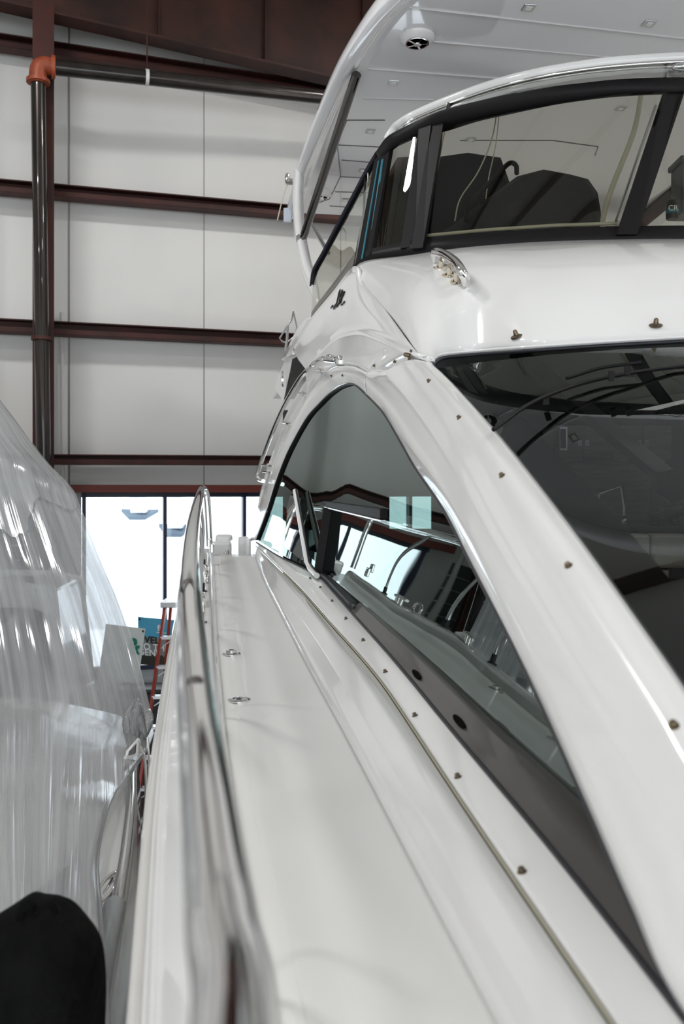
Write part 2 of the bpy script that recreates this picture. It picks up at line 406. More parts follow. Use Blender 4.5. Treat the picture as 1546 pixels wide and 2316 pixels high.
# ------------------------------------------------------------------ outside
gv, gf = [], []
for i in range(30):
    for j in range(30):
        x = -30+60*i/29; y = 17+60*j/29
        z = EYE-2.6+ (y-17)*.085+.25*math.sin(x*.7+y*.3)*math.sin(y*.35)
        gv.append((x, y, z))
for i in range(29):
    for j in range(29): gf.append((i*30+j, i*30+j+1, (i+1)*30+j+1, (i+1)*30+j))
vv, ff = mk, None
sn = mk('snow_ground', gv, gf, SNOW, face_cam=True); tag(sn, kind='structure')
sn.data.update()
for k, (px, py, w, h, dd) in enumerate(((315, 1160, 42, 60, 26), (398, 1195, 40, 60, 22))):
    o = empty('utility_post', P(px, py, dd))
    c0 = P(px, py, dd)
    mk('post', *bx(c0+Vector((0, 0, 1.2)), w/F*dd*.8, .4, 2.4), mat('pale_outdoor_panel_%d' % k, (.70, .74, .80), .6), o, smooth=False, bev=.02)
    # boat-shaped plinth
    wv = w/F*dd*1.3
    pts = [c0+Vector((-wv*.75, 0, .03)), c0+Vector((-wv*.3, -.35, -.2)), c0+Vector((wv*.35, -.35, -.2)), c0+Vector((wv*.8, 0, .02)), c0+Vector((wv*.2, .3, 0)), c0+Vector((-wv*.2, .3, 0))]
    mk('plinth', *prism(pts, (0, 0, 1), .09), mat('slate_plinth_%d' % k, (.10, .13, .17), .7), o, smooth=False)
    tag(o, ['pale outdoor post on a dark plinth in the snow, behind the first wide window pane', 'pale outdoor post on a plinth lower in the snow, beside the dark window mullion'][k], 'post', 'posts in the snow outside')

# ------------------------------------------------------------------ yacht geometry rules
def dz(d): return -(.9645-.043*d)                    # side deck height against the eye
def dpt(px, py, r=0.):
    d = (.9645-r)/((py-HY)/F+.043); return ((px-CX)/F*d, d)
def line(pts, r, lo=-.6, hi=8.6, win=.45):
    tab = sorted((d, x) for x, d in (dpt(px, py, r) for px, py in pts))
    return smooth_tab(tab, lo-1, hi+1.5, 90, win), r
L_in = line([(482, 1267), (488, 1400), (492, 1477), (503, 1593), (511, 1700), (560, 2000), (605, 2250)], 0)
L_B = line([(577, 1262), (595, 1312), (696, 1510), (793, 1685), (945, 1980), (1099, 2272)], 0)
L_C = line([(583, 1262), (612, 1312), (711, 1440), (793, 1576), (870, 1710), (1022, 1970), (1205, 2291)], .03)
L_A = line([(584, 1240), (676, 1328), (793, 1464), (834, 1500), (945, 1664), (1041, 1814), (1200, 2045), (1384, 2316)], .085)
L_D = line([(579, 1227), (640, 1266), (715, 1297), (804, 1398), (897, 1500), (1032, 1669), (1210, 1876), (1370, 2070), (1524, 2277)], .12)
def X(L, d): return interp(L[0], d)
def L3(L, d, r=None, off=0): return V(X(L, d)+off, d, dz(d)+(L[1] if r is None else r))
def lean(h):
    # tumblehome: leans inboard over the first metre, then stands up
    return .17*h if h < .8 else .17*(.8+(1-math.exp(-(h-.8)*4))*.2)+.03*(h-.8)
def Sx(d, z): return X(L_D, d)+lean(z-(dz(d)+.12))
def S(px, py, off=0.):
    lo, hi = .7, 12.
    def g(d): return (px-CX)/F*d-(Sx(d, -(py-HY)/F*d)+off)
    a = lo
    while g(a) > 0 and a > .2: a -= .1
    b = a
    while g(b) < 0 and b < 12: b += .1
    a = b-.1
    for _ in range(40):
        m = (a+b)/2
        if g(m) < 0: a = m
        else: b = m
    return P(px, py, (a+b)/2)
def SL(pts, off=0.): return [S(*p, off) if len(p) == 2 else P(*p) for p in pts]

YB = Vector((1.2, 4, 0))
Y = empty('motor_yacht', YB)
tag(Y, 'large white motor yacht with arched side window, open side deck and hardtop', 'yacht')
ds = [-.6+9.0*i/45 for i in range(46)]
# side deck, bulwark, rub rail, hull side
def band(name, specs, m, sub=None, parent=Y, dlist=ds, **kw):
    cur = []
    for L, off, r in specs: cur.append([V(X(L, d)+off, d, dz(d)+r) for d in dlist])
    return loft(name, cur, len(dlist), m, parent, **kw)
deck = band('side_deck', [(L_in, 0, 0), (L_in, .055, -.004), (L_in, .062, 0), (L_B, -.012, 0), (L_B, 0, .004)], GELG, sol=.02, auto=30)
caprail = band('bulwark', [(L_in, -.215, -.055), (L_in, -.20, -.035), (L_in, -.19, -.028), (L_in, -.165, .0), (L_in, -.12, .045), (L_in, -.06, .055), (L_in, -.02, .045), (L_in, .004, .0)], GEL, nx=3, cubic=True)
rub = []
for off, r, rad in ((-.200, -.050, .014), (-.216, -.072, .015), (-.230, -.098, .014)):
    rub.append(tube_data([V(X(L_in, d)+off, d, dz(d)+r) for d in ds], rad, 10))
mk('rub_rail', *merge(*rub), GEL, Y, auto=60)
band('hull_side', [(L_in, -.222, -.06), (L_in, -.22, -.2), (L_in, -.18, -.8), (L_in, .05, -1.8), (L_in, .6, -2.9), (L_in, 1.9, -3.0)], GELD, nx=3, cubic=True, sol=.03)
# coaming
band('coaming', [(L_B, 0, .004), (L_C, 0, .03), (L_C, .004, .033), (L_A, -.006, .082)], GEL, auto=20, sol=.01, nx=2)
co2 = band('coaming_ledge', [(L_A, .004, .085), (L_A, .012, .094), (L_D, -.006, .118), (L_D, 0, .12)], GEL, auto=40, sol=.01)
tube('caulk_line', [L3(L_A, d, .0845) for d in ds if d > .3], .0028, CAULK, Y, 6)
# window sill track
def fi(d): return .02+.022*max(0, 6.2-d)
tds = [1.1+3.6*i/30 for i in range(31)]
def tcur(o0, o1, r): return [V(X(L_D, d)+o0+fi(d)*o1, d, dz(d)+r) for d in tds]
track = loft('sill_track', [tcur(-.002, 0, .12), tcur(.006, .02, .128), tcur(.008, .22, .138), tcur(.010, .27, .144), tcur(.010, .65, .166), tcur(.02, 1.1, .170)], 31, SILL, Y, auto=25, sol=.01)
band('slider_track', [(L_D, -.002, .12), (L_D, .010, .128), (L_D, .014, .150), (L_D, .05, .154)], RUBBER, dlist=[4.7+1.6*i/12 for i in range(13)], auto=25, sol=.01)
tube('gasket', [L3(L_D, 1.2+7.1*i/40, .124) for i in range(41)], .0065, RUBBER, Y, 8)
# ---- cabin side skin round the arched window
G = SL([(579, 1222), (601, 1164), (622, 1096), (643, 1040), (661, 1002), (693, 946), (722, 913), (742, 893), (763, 878), (782, 870), (794, 869), (809, 876), (829, 895), (848, 914), (870, 940), (905, 1000), (940, 1062), (1002, 1153), (1061, 1269), (1179, 1500), (1311, 1789), (1422, 2045), (1530, 2272)])
G += [V(Sx(d, dz(d)+.13), d, dz(d)+.13) for d in (.9, .2)]
P1 = SL([(566, 1224), (583, 1150), (600, 1092), (618, 1040), (636, 1002), (660, 951), (695, 892), (716, 866), (738, 843), (760, 830), (779, 827), (803, 830), (830, 843), (848, 856), (866, 872), (902, 912), (950, 985), (1030, 1110), (1100, 1235), (1225, 1470), (1352, 1740), (1470, 1990), (1580, 2210)], -.012)
P1 += [V(Sx(d, dz(d)+.25)+.02, d, dz(d)+.25) for d in (.9, .2)]
mid = [a.lerp(b, .5)+Vector((-.010, -.004, .004)) for a, b in zip(G, P1)]
skinA = loft('window_surround', [G[:13], mid[:13], P1[:13]], 100, GEL, Y, nx=4, cubic=True, sol=.02)
def wsz(py): return 1.06/(.4-(HY-py)/F)
def WP(px, py): return P(px, py, wsz(py))
# outer curve on the right: windshield edge
Wr = [WP(*p) for p in ((973, 816), (976, 821), (981, 828), (1000, 845), (1040, 886), (1120, 975), (1210, 1086), (1316, 1226), (1450, 1415), (1546, 1555))]
Wr += [V(.663, 1.35, -.52), V(.665, .9, -.70), V(.668, .2, -.98)]
P1r = P1[12:]
m1 = [a.lerp(b, .35)+Vector((-.028, -.016, .016)) for a, b in zip(P1r, Wr)]; m2 = [a.lerp(b, .75)+Vector((-.03, -.02, .035)) for a, b in zip(P1r, Wr)]
m1[0] = P1r[0].lerp(Wr[0], .35); m2[0] = P1r[0].lerp(Wr[0], .75)
skinB = loft('window_pillar', [G[12:], mid[12:], P1r, m1, m2, Wr], 130, GEL, Y, nx=5, cubic=True, sol=.02)
# above the arch: P1 -> eyebrow E -> U
E = SL([(690, 845), (705, 818), (732, 787), (752, 768), (775, 756), (815, 750)], -.03)+[P(866, 768, 4.75), P(924, 797, 4.32), P(973, 816, wsz(816))]
P1t = [P1[6]+(P1[5]-P1[6])*.2, P1[6]+(P1[7]-P1[6])*.3, P1[7], P1[8], P1[9], P1[10], P1[11], P1[12].lerp(P1[11], .4), P1[12]]
mE = [a.lerp(b, .55)+Vector((.012*(1-i/8), 0, 0)) for i, (a, b) in enumerate(zip(P1t, E))]
skinC = loft('arch_brow', [P1t, mE, E], 70, GEL, Y, nx=4, cubic=True, sol=.02)
U = SL([(662, 790), (682, 752), (703, 718), (750, 662), (800, 602)])+[P(819, 640, 5.62), P(866, 694, 5.10), P(938, 790, 4.40), P(975, 816, wsz(816)+.02)]
E2 = [p+Vector((.02, 0, .012)) for p in E]
skinD = loft('upper_side_panel', [E, E2, [a.lerp(b, .5)+Vector((-.012, 0, 0)) for a, b in zip(E2, U)], U], 90, GEL, Y, nx=4, sol=.02, auto=60)
Lf = SL([(638, 812), (655, 776), (672, 742), (688, 722)])
Uf = SL([(664, 800), (678, 770), (690, 745), (704, 717)])
aft1 = loft('aft_wing', [Lf, Uf], 20, GEL, Y, nx=3, sol=.03)
# outer panel below the grab rail
P0 = SL([(582, 1148), (590, 1106), (603, 1060), (618, 1019), (641, 950), (674, 888), (700, 850), (722, 830)], -.02)
P1l = [P1[1], P1[2], P1[3].lerp(P1[2], .4), P1[3].lerp(P1[4], .5), P1[5], P1[6].lerp(P1[5], .2), P1[7].lerp(P1[6], .4), P1[8]]
outp = loft('aft_pillar_panel', [P0, [a.lerp(b, .5)+Vector((.02, 0, 0)) for a, b in zip(P0, P1l)], P1l], 50, GEL, Y, nx=3, cubic=True, sol=.02)
# windshield
def wsp(q, u): return q+Vector((u, -.41*u*(1-u/2.5), .05*u*(1-u/2.5)*2))
us = [0, .02, .08, .25, .5, .8, 1.1, 1.4, 1.7, 2.0, 2.3, 2.5]
We = [p+Vector((.0, 0, -.012)) for p in Wr[2:]]
ws = loft('windshield', [[wsp(p, u) for p in We] for u in us], 60, GL_WIND, Y, nx=1)
mk('windshield_seal', *tube_data(cr([p+Vector((.004, 0, -.008)) for p in Wr], 80), .006, 8), RUBBER, Y)
# black band inside the glass, painted in for pillar shadow and dash
loft('pillar_shade_strip', [[wsp(p, u)+Vector((0, 0, -.012)) for p in We] for u in (0, .05, .10, .14)], 60, mat('pillar_shade_black', (.008, .008, .009), .5), Y)
Tu = [wsp(Wr[2], u) for u in us]
# rounded corner + lip over the windshield top
Fl = [P(800, 602, 5.95), P(835, 588, 5.8), P(920, 577, 5.62), P(1023, 562, 5.44), P(1130, 552, 5.34), P(1250, 545, 5.25), P(1400, 541, 5.15), P(1560, 540, 5.1), P(1800, 542, 5.12), P(2050, 550, 5.2)]
K = [P(800, 602, 5.95), P(819, 640, 5.62), P(866, 694, 5.10), P(902, 738, 4.75), P(938, 790, 4.40), P(975, 816, wsz(816)+.02)]
# brow grid: rows from windshield top edge to enclosure base; the port edge is the crease K
Tn = [P(975, 816, wsz(816)+.02), WP(984, 806), WP(1005, 797), WP(1075, 790), P(1200, 780, 4.12), P(1330, 771, 4.05), P(1480, 762, 4.0), P(1620, 756, 3.98), P(1900, 755, 4.05), P(2200, 770, 4.25)]
Kr = cr(K[::-1], 7)
rows = []
nr = 7
for i in range(nr):
    f_ = i/(nr-1); row = []
    for j, (a, b) in enumerate(zip(Tn, Fl)):
        q = a.lerp(b, f_); bulge = math.sin(math.pi*f_)*.10*min(1, j/2.)
        q = q+Vector((0, -bulge*.6, bulge))
        wgt = max(0, 1-j/3.)
        lin0 = Tn[0].lerp(Fl[0], f_); q = q+(Kr[i]-lin0)*wgt if j else Kr[i].copy()
        row.append(q)
    rows.append(row)
brow = loft('flybridge_brow', rows, 70, GEL, Y, nx=5, cubic=True, sol=.02)
# lip that turns down to the glass
lip = loft('brow_lip', [Tn, [p+Vector((0, -.012, -.012)) for p in Tn], [p+Vector((.004, .03, -.03)) for p in Tn]], 60, GEL, Y, nx=3, cubic=True, face_cam=True)
mk('windshield_top_seal', *tube_data(cr([p+Vector((.004, .004, -.026)) for p in Tn], 60), .010, 8), RUBBER, Y)
# side glass
top = G[1:23]
def sb(d, z=.15): return V(Sx(d, dz(d)+z)+.006, d, dz(d)+z)
gin = []
Gs = cr(G[:23], 90)
Gi = [p+Vector((.012, 0, 0)) for p in Gs]
vs, fs = [], []
N = 14
for p in Gi:
    # drop each arch point to the base line at the same station
    zb_ = dz(p.y)+.135
    for k in range(N+1):
        z = (p.z-EYE)*(1-k/N)+zb_*k/N
        if p.z-EYE < zb_: z = p.z-EYE
        vs.append(V(Sx(p.y, z)+fi(p.y), p.y, z))
for i in range(len(Gi)-1):
    for k in range(N): fs.append((i*(N+1)+k, i*(N+1)+k+1, (i+1)*(N+1)+k+1, (i+1)*(N+1)+k))
sg = mk('side_window', vs, fs, GL_SIDE, Y, face_cam=True)
mk('side_window_seal', *tube_data([p+Vector((-.001, 0, 0)) for p in Gs], .0045, 6), RUBBER, Y)

loft('window_reveal', [Gs, [V(Sx(p.y, p.z-EYE)+fi(p.y)+.02, p.y, p.z-EYE) for p in Gs]], 90, BLACKF, Y)
BAND = Surf(skinA, skinB, skinC, skinD, brow, co2)
LEDGE = Surf(co2)
def stud(px, py, surf, host):
    h, n = surf.at(px, py)
    o = mk('snap_stud', *lathe(h, n, [(.0105, -.002), (.0105, .0015), (.006, .0025), (.0055, .006), (.0075, .0085), (.0055, .011)], 12), BRASS, host, auto=40)
    return o
for px, py in ((701, 1309), (724, 1329), (751, 1360), (782, 1400), (821, 1449), (871, 1520), (938, 1619), (1035, 1758), (1180, 1972)): stud(px, py, LEDGE, Y)
for px, py in ((847, 827), (893, 817), (970, 862), (1038, 945), (1135, 1076), (1285, 1280), (1523, 1642), (775, 849), (750, 850)): stud(px, py, BAND, Y)
for px, py in ((1168, 757), (1482, 732), (927, 800)):
    h, n = BAND.at(px, py+4)
    mk('cover_stud', *lathe(h, (n+Vector((0, 0, .8))), [(.03, -.002), (.03, .004), (.012, .008), (.010, .03), (.006, .034)], 14), BRASS, Y, auto=40)
# deck fills
DK = Surf(deck)
for k, (px, py) in enumerate(((523, 1479), (540, 1583))):
    h, n = DK.at(px, py); 
    pr = [(.044, -.002), (.044, .003), (.036, .006), (.024, .006), (.022, .003)] if k else [(.044, -.002), (.044, .003), (.036, .006), (.026, .007), (.026, .018), (.018, .020)]
    o = mk('deck_fill_cap', *lathe(h, (0, 0, 1), pr, 28), CHROME, Y, auto=35)
    mk('key_slot', *bx(h+Vector((0, 0, .0205 if not k else .005)), .02, .006, .003), SEAM, o, smooth=False)
# black ovals in the sill track
TR = Surf(track)
for px, py in ((943, 1528), (1040, 1634)):
    h, n = TR.at(px, py); t = (L3(L_D, h.y+.1)-L3(L_D, h.y)).normalized(); 
    b = n.cross(t).normalized(); vs = [h+n*.004+t*math.cos(a*math.pi/12)*.062+b*math.sin(a*math.pi/12)*.011 for a in range(24)]
    mk('drain_slot', *prism([p+n*.004 for p in vs], -n, .006), mat('slot_black_%d' % px, (.003, .003, .003), .95, spec=.05), Y, smooth=False)
# window frames inside the glass
def ins(px, py, off=.03): return S(px, py, off)
def fbar(name, a, b, w, h, m, off=.0): return mk(name, *bar(ins(*a, off), ins(*b, off), w, h, up=(1, 0, 0)), m, Y, smooth=False, bev=.003)
fbar('window_post', (741, 1150), (719, 1298), .05, .06, BLACKF)
fbar('window_transom', (743, 1142), (868, 1162), .05, .04, BLACKF, .012)
fbar('window_transom_edge', (737, 1147), (866, 1178), .012, .03, CHROMEB, .004)
# curtains hanging behind the glass
def curtain(a, b, y0, y1, m, dep):
    pts = []
    n = 28; vs, fs = [], []
    A0, A1 = ins(a, y0, dep), ins(b, y0, dep)
    for i in range(n):
        q = A0.lerp(A1, i/(n-1)); s = .015*math.sin(i*1.6)
        vs += [Vector((q.x+s, q.y, q.z)), Vector((q.x+s, q.y, EYE+dz(q.y)+.12))]
    for i in range(n-1): fs.append((2*i, 2*i+1, 2*i+3, 2*i+2))
    return mk('window_pleat', vs, fs, m, Y, sol=.003, face_cam=True)
CURT = mat('grey_pleated_blind', (.30, .29, .28), .7)
# side fin with bright face
fa, fb_, fc = (669, 1108), (704, 1283), (648, 1240)
def fo(px, py): return S(px, py, -.035)
fp = [fo(669, 1108), fo(655, 1122), (fo(648, 1150)), fo(646, 1190), fo(643, 1236), fo(696, 1279)]
mk('side_fin', *prism(fp, (1, 0, 0), .006), GL_FIN, Y, smooth=False)
mk('fin_frame', *tube_data([fo(667, 1110), fo(672, 1140), fo(684, 1210), fo(694, 1270), fo(702, 1288), fo(716, 1302)], .020, 10), GEL, Y, auto=60)
mk('fin_seal', *tube_data([fo(669, 1107), fo(675, 1140), fo(688, 1210), fo(699, 1272), fo(716, 1295)], .007, 6), RUBBER, Y, auto=60)

# ---- bow rail
rail = [(760, 3400, .18, -.2427)]
rp = [V(-.03, .05, -.36), V(-.045, .30, -.365), P(532, 2316, .60), P(505, 2100, .73), P(480, 1900, .91), P(458, 1700, 1.18), P(442, 1550, 1.50), P(430, 1400, 1.98), P(428, 1335, 2.3), P(430, 1250, 3.1), P(438, 1180, 4.3), P(449, 1128, 6.2), P(455, 1109, 7.9), P(460, 1106, 8.25), P(466, 1118, 8.3), P(470, 1150, 8.3), P(474, 1235, 8.3)]
rp = [V(.0, -.6, -.35)]+rp
br = tube('bow_rail', rp, .031, CHROME, Y, 20, 160)
RL = cr(rp[:15], 120)
def rail_at(d): return min(RL, key=lambda p: abs(p.y-d))
for db in (1.55, 3.17, 4.74, 5.8, 7.1):
    b = V(X(L_in, db)-.085, db, dz(db)+.055); t = rail_at(db-.52); t = t+Vector((0, 0, -.01))
    k1 = b+Vector((0, -.02, .16)); k2 = b.lerp(t, .55)+Vector((0, .10, .02))
    s = tube('stanchion', [b, k1, k2, t], .0125, CHROMEB, br, 10, 16)
    mk('stanchion_foot', *lathe(b-Vector((0, 0, .005)), (0, 0, 1), [(.035, 0), (.035, .008), (.018, .014), (.018, .06), (.014, .06)], 16), RUBBER, br, auto=40)
for d, r in ((2.28, .013), (1.42, .014)):
    q = rail_at(d); mk('rail_screw', *lathe(q+Vector((.0, -.015, .026)), Vector((-q.x*0, -.6, 1)), [(r, -.002), (r, .004), (r*.6, .006)], 12), mat('rail_screw_%d' % (d*10), (.06, .05, .05), .5), br)
# mooring hardware on the cap
def cleat(d):
    b = V(X(L_in, d)-.075, d, dz(d)+.05); ax = Vector((-.153, .988, .04))
    v, f = merge(tube_data([b-ax*.12+Vector((0, 0, .052)), b-ax*.05+Vector((0, 0, .06)), b+ax*.05+Vector((0, 0, .06)), b+ax*.12+Vector((0, 0, .052))], .012, 10),
                 tube_data([b-ax*.035, b-ax*.035+Vector((0, 0, .06))], .013, 10), tube_data([b+ax*.035, b+ax*.035+Vector((0, 0, .06))], .013, 10))
    mk('cleat', v, f, CHROME, Y, auto=50)
cleat(5.3); cleat(6.6)
for px, py, w, h in ((473, 1228, 7, 20), (480, 1240, 7, 22), (468, 1280, 6, 14)):
    mk('rail_latch', *bx(P(px, py, 7.6), w/F*7.6, .06, h/F*7.6), CHROME, Y, smooth=False, bev=.008)
mk('hawse_ring', *tube_data([P(468, 1306, 6.2)+Vector((.0, .05*math.cos(a), .045*math.sin(a))) for a in [k*.5236 for k in range(13)]], .009, 8), CHROME, Y)
# cockpit corner pieces at the far end of the side deck
mk('cockpit_seat', *merge(bx(P(503, 1247, 8.9), .22, .35, .22), bx(P(506, 1226, 9.1), .18, .06, .16)), GEL, Y, smooth=False, bev=.03)
tube('cockpit_grab', [P(504, 1262, 8.7), P(510, 1250, 8.7), P(516, 1245, 8.7), P(518, 1262, 8.6)], .010, CHROME, Y, 8, 14)
mk('gate_post', *merge(bx(P(551, 1236, 8.7), .10, .12, .20), bx(P(562, 1237, 8.5), .05, .1, .17)), GEL, Y, smooth=False, bev=.015)

# ---- side grab rail with standoffs
gr = tube('grab_rail', [P(777, 812, 5.35), P(757, 812, 5.4), P(738, 808, 5.55)]+SL([(713, 820), (695, 837), (680, 853), (664, 878), (651, 901), (639, 924), (624, 957), (612, 986), (599, 1021), (589, 1050), (582, 1074), (585, 1084), (595, 1088)], -.075), .019, CHROME, Y, 12, 80)
for px, py in ((719, 838), (680, 890), (645, 956), (601, 1052), (601, 1067)):
    a, b = S(px-8, py-1, -.07), S(px+14, py+2, -.005)
    mk('standoff', *merge(tube_data([a, b], .008, 8), lathe(a.lerp(b, .6), (b-a), [(.02, -.004), (.02, .004)], 12)), CHROME, gr, auto=40)
mk('rail_bracket', *merge(lathe(P(770, 822, 5.3), (0, 0, 1), [(.026, -.01), (.032, .01), (.03, .035), (.02, .045)], 16), tube_data([P(738, 812, 5.5), P(762, 814, 5.35)], .024, 12)), CHROME, gr, auto=40)
# ---- name script on the flybridge side
BS = Surf(skinD)
def on(px, py, lift=.004):
    h, n = BS.at(px, py); return h+n*lift
scr = []
for pts in (((749, 697), (753, 691), (756, 696), (760, 688), (763, 694), (768, 684)), ((762, 688), (768, 660), (770, 655), (768, 684), (772, 678)), ((768, 684), (775, 656), (777, 662), (771, 686)), ((770, 676), (776, 670), (780, 660), (777, 668)), ((755, 699), (762, 692), (773, 681)), ((772, 690), (776, 687)), ((777, 686), (780, 682))):
    scr.append(tube_data([on(*p) for p in pts], .0055, 6))
mk('script_emblem', *merge(*scr), INK, Y)
# ---- chrome vent horn on the brow
HB = Surf(brow)
a, na_ = HB.at(988, 590); b, nb_ = HB.at(1052, 648)
up_ = (na_+Vector((0, 0, .6))).normalized()
hs = Vector((0, -.9, .25)).normalized()
hb = tube('brow_handrail', [a-na_*.01, P(983, 572, a.y-.13), P(1000, 574, a.y-.22), P(1028, 592, (a.y+b.y)/2-.20), P(1046, 618, b.y-.13), P(1054, 640, b.y-.02), b], .026, CHROME, Y, 14, 30)
for f_ in (.12, .42, .68):
    q = a.lerp(b, f_); c_ = HB.at((988+64*f_), (597+58*f_))[0]; tq = P(992+60*f_, 577+45*f_, c_.y-.17)
    mk('handrail_post', *merge(tube_data([c_, c_.lerp(tq, .8)], [.022, .014], 10), lathe(c_, na_, [(.04, -.003), (.04, .006), (.02, .01)], 14)), mat('warm_stainless', (.72, .66, .55), .08, 1) if f_ < .2 else MATS['warm_stainless'], hb, auto=50)

# ---- aft side opening, latch and folded ladder
dk = SL([(709, 794), (696, 796), (684, 800), (661, 812), (652, 856), (642, 903), (646, 903), (665, 873), (684, 843), (698, 816)], .02)
mk('aft_opening', *prism(dk, (1, 0, 0), .02), BLACKF, Y, smooth=False)
wp = SL([(646, 812), (661, 809), (652, 856), (640, 908), (620, 876), (628, 850)], .03)
mk('aft_quarter', *prism(wp, (1, 0, 0), .05), GEL, Y, smooth=False)
wp = SL([(639, 812), (662, 790), (700, 786), (735, 784), (712, 796), (684, 800), (661, 812), (646, 815)], .03)
mk('arch_trim', *prism(wp, (1, 0, 0), .05), GEL, Y, smooth=False, bev=.01)
vs = [S(641, 858, -.005)+Vector((0, .05*math.cos(a*math.pi/10), .075*math.sin(a*math.pi/10))) for a in range(20)]
mk('porthole_latch', *prism(vs, (-1, 0, 0), .015), CHROME, Y, smooth=False)
tri = [P(663, 705, 8.2), P(660, 722, 8.1), P(649, 738, 8.1), P(632, 765, 8.2), P(638, 772, 8.2), P(648, 775, 8.2), P(667, 760, 8.2), P(671, 740, 8.2), P(663, 705, 8.2)]
fr_ = tube('folded_step', tri, .008, CHROMEB, Y, 8)
tube('step_leg', [P(650, 738, 8.1), P(649, 765, 8.1), P(645, 794, 8.1)], .013, CHROMEB, fr_, 8)

# ------------------------------------------------------------------ flybridge enclosure
EZ = 2.45
def T(px, py, z=EZ): return P(px, py, z*F/(HY-py))
topb = [T(853, 348), T(880, 320), T(905, 304), T(960, 281), T(1010, 267), T(1080, 248), T(1160, 229), T(1250, 211), T(1330, 201), T(1400, 195), T(1500, 190), T(1640, 190), T(1850, 200), T(2100, 230)]
UPV = (0, -.35, 1)
encl = empty('upper_enclosure'); encl.parent = Y; encl.location = -YB
def flatbar(name, pts, w, th, m, n=None, up=(0, -.4, 1)):
    pts = cr(pts, n) if n else pts
    ds_ = [bar(a, b+(b-a).normalized()*.004, th, w, up) for a, b in zip(pts, pts[1:])]
    return mk(name, *merge(*ds_), m, encl, smooth=False)
def ribbon(name, c1, c2, m, n=40, th=.03, **kw):
    return loft(name, [c1, c2], n, m, encl, sol=th, **kw)
# top band (black)
t_hi = [T(848, 345), T(872, 312), T(900, 294), T(955, 268), T(1010, 250), T(1080, 231), T(1160, 213), T(1250, 196), T(1330, 186), T(1400, 179), T(1500, 175), T(1640, 176), T(1850, 186), T(2100, 215)]
t_lo = [T(858, 362, 2.36), T(885, 336, 2.36), T(910, 322, 2.36), T(960, 306, 2.36), T(1005, 298, 2.36), T(1080, 275, 2.36), T(1160, 257, 2.36), T(1250, 238, 2.36), T(1330, 226, 2.36), T(1400, 217, 2.36), T(1505, 207, 2.36), T(1640, 206, 2.36), T(1850, 216, 2.36), T(2100, 245, 2.36)]
ribbon('top_band', t_hi, t_lo, BLACKF, 80)
b_hi = [P(812, 575, 5.98), P(840, 562, 5.82), P(920, 545, 5.64), P(960, 539, 5.58), P(1023, 533, 5.48), P(1130, 525, 5.38), P(1250, 517, 5.29), P(1395, 512, 5.19), P(1560, 510, 5.14), P(1800, 512, 5.16), P(2050, 520, 5.24)]
b_lo = [P(799, 604, 5.94), P(838, 589, 5.79), P(920, 578, 5.61), P(965, 571, 5.53), P(1023, 563, 5.43), P(1130, 553, 5.33), P(1250, 546, 5.24), P(1400, 542, 5.14), P(1560, 541, 5.09), P(1800, 543, 5.11), P(2050, 551, 5.19)]
ribbon('base_band', b_hi, b_lo, BLACKF, 80)
def post(name, q, m=BLACKF, th=.03):  # quad: top-left, top-right, bottom-right, bottom-left as points
    return loft(name, [[q[0], q[3]], [q[1], q[2]]], 2, m, encl, sol=th, smooth=False)
post('enclosure_post', [T(946, 292, 2.40), T(974, 283, 2.40), P(938, 556, 5.60), P(905, 562, 5.64)])
post('enclosure_post', [T(973, 285, 2.40), T(1002, 277, 2.40), P(955, 560, 5.52), P(930, 562, 5.56)])
post('enclosure_post', [T(1504, 195, 2.40), T(1552, 195, 2.40), P(1440, 530, 5.12), P(1394, 530, 5.13)])
post('enclosure_post', [T(846, 362, 2.40), T(882, 330, 2.40), P(838, 575, 5.80), P(803, 598, 5.94)])
tube('zip_edge', [T(856, 365, 2.34), P(818, 585, 5.85)], .006, BLUEC, encl, 6)
post('teal_flap', [T(862, 362, 2.33), T(866, 358, 2.33), P(842, 560, 5.86), P(832, 566, 5.88)], BLUEC)
# clear panels
def panel(c1, c2, n=24): return ribbon('clear_panel', c1, c2, GL_FLY, n, th=0)
panel([T(866, 355, 2.36), T(905, 324, 2.36), T(950, 305, 2.36)], [P(830, 580, 5.9), P(870, 556, 5.76), P(915, 548, 5.66)])
panel([T(1000, 290, 2.36), T(1120, 262, 2.36), T(1250, 236, 2.36), T(1400, 214, 2.36), T(1510, 205, 2.36)], [P(945, 545, 5.60), P(1040, 532, 5.48), P(1130, 525, 5.40), P(1270, 517, 5.29), P(1400, 512, 5.20)], 40)
panel([T(1545, 204, 2.36), T(1700, 208, 2.36), T(2080, 240, 2.36)], [P(1438, 512, 5.18), P(1640, 511, 5.15), P(2040, 520, 5.24)])
for k, (a, b) in enumerate((((1000, 300), (955, 532)), ((912, 330), (880, 545)))):
    pass
tube('panel_piping', [T(1003, 300, 2.33), P(978, 430, 5.75), P(962, 532, 5.62)], .009, CREAM, encl, 8)
tube('panel_piping', [P(962, 533, 5.62), P(1100, 520, 5.45), P(1250, 510, 5.33), P(1394, 505, 5.24)], .011, CREAM, encl, 8)
# cream inner coaming seen behind the vinyl
inner = loft('inner_ledge', [[p+Vector((0, .06, -.02)) for p in b_hi], [p+Vector((0, .30, .015)) for p in b_hi], [p+Vector((.0, .32, -.7)) for p in b_hi]], 60, CREAM, encl, nx=2)
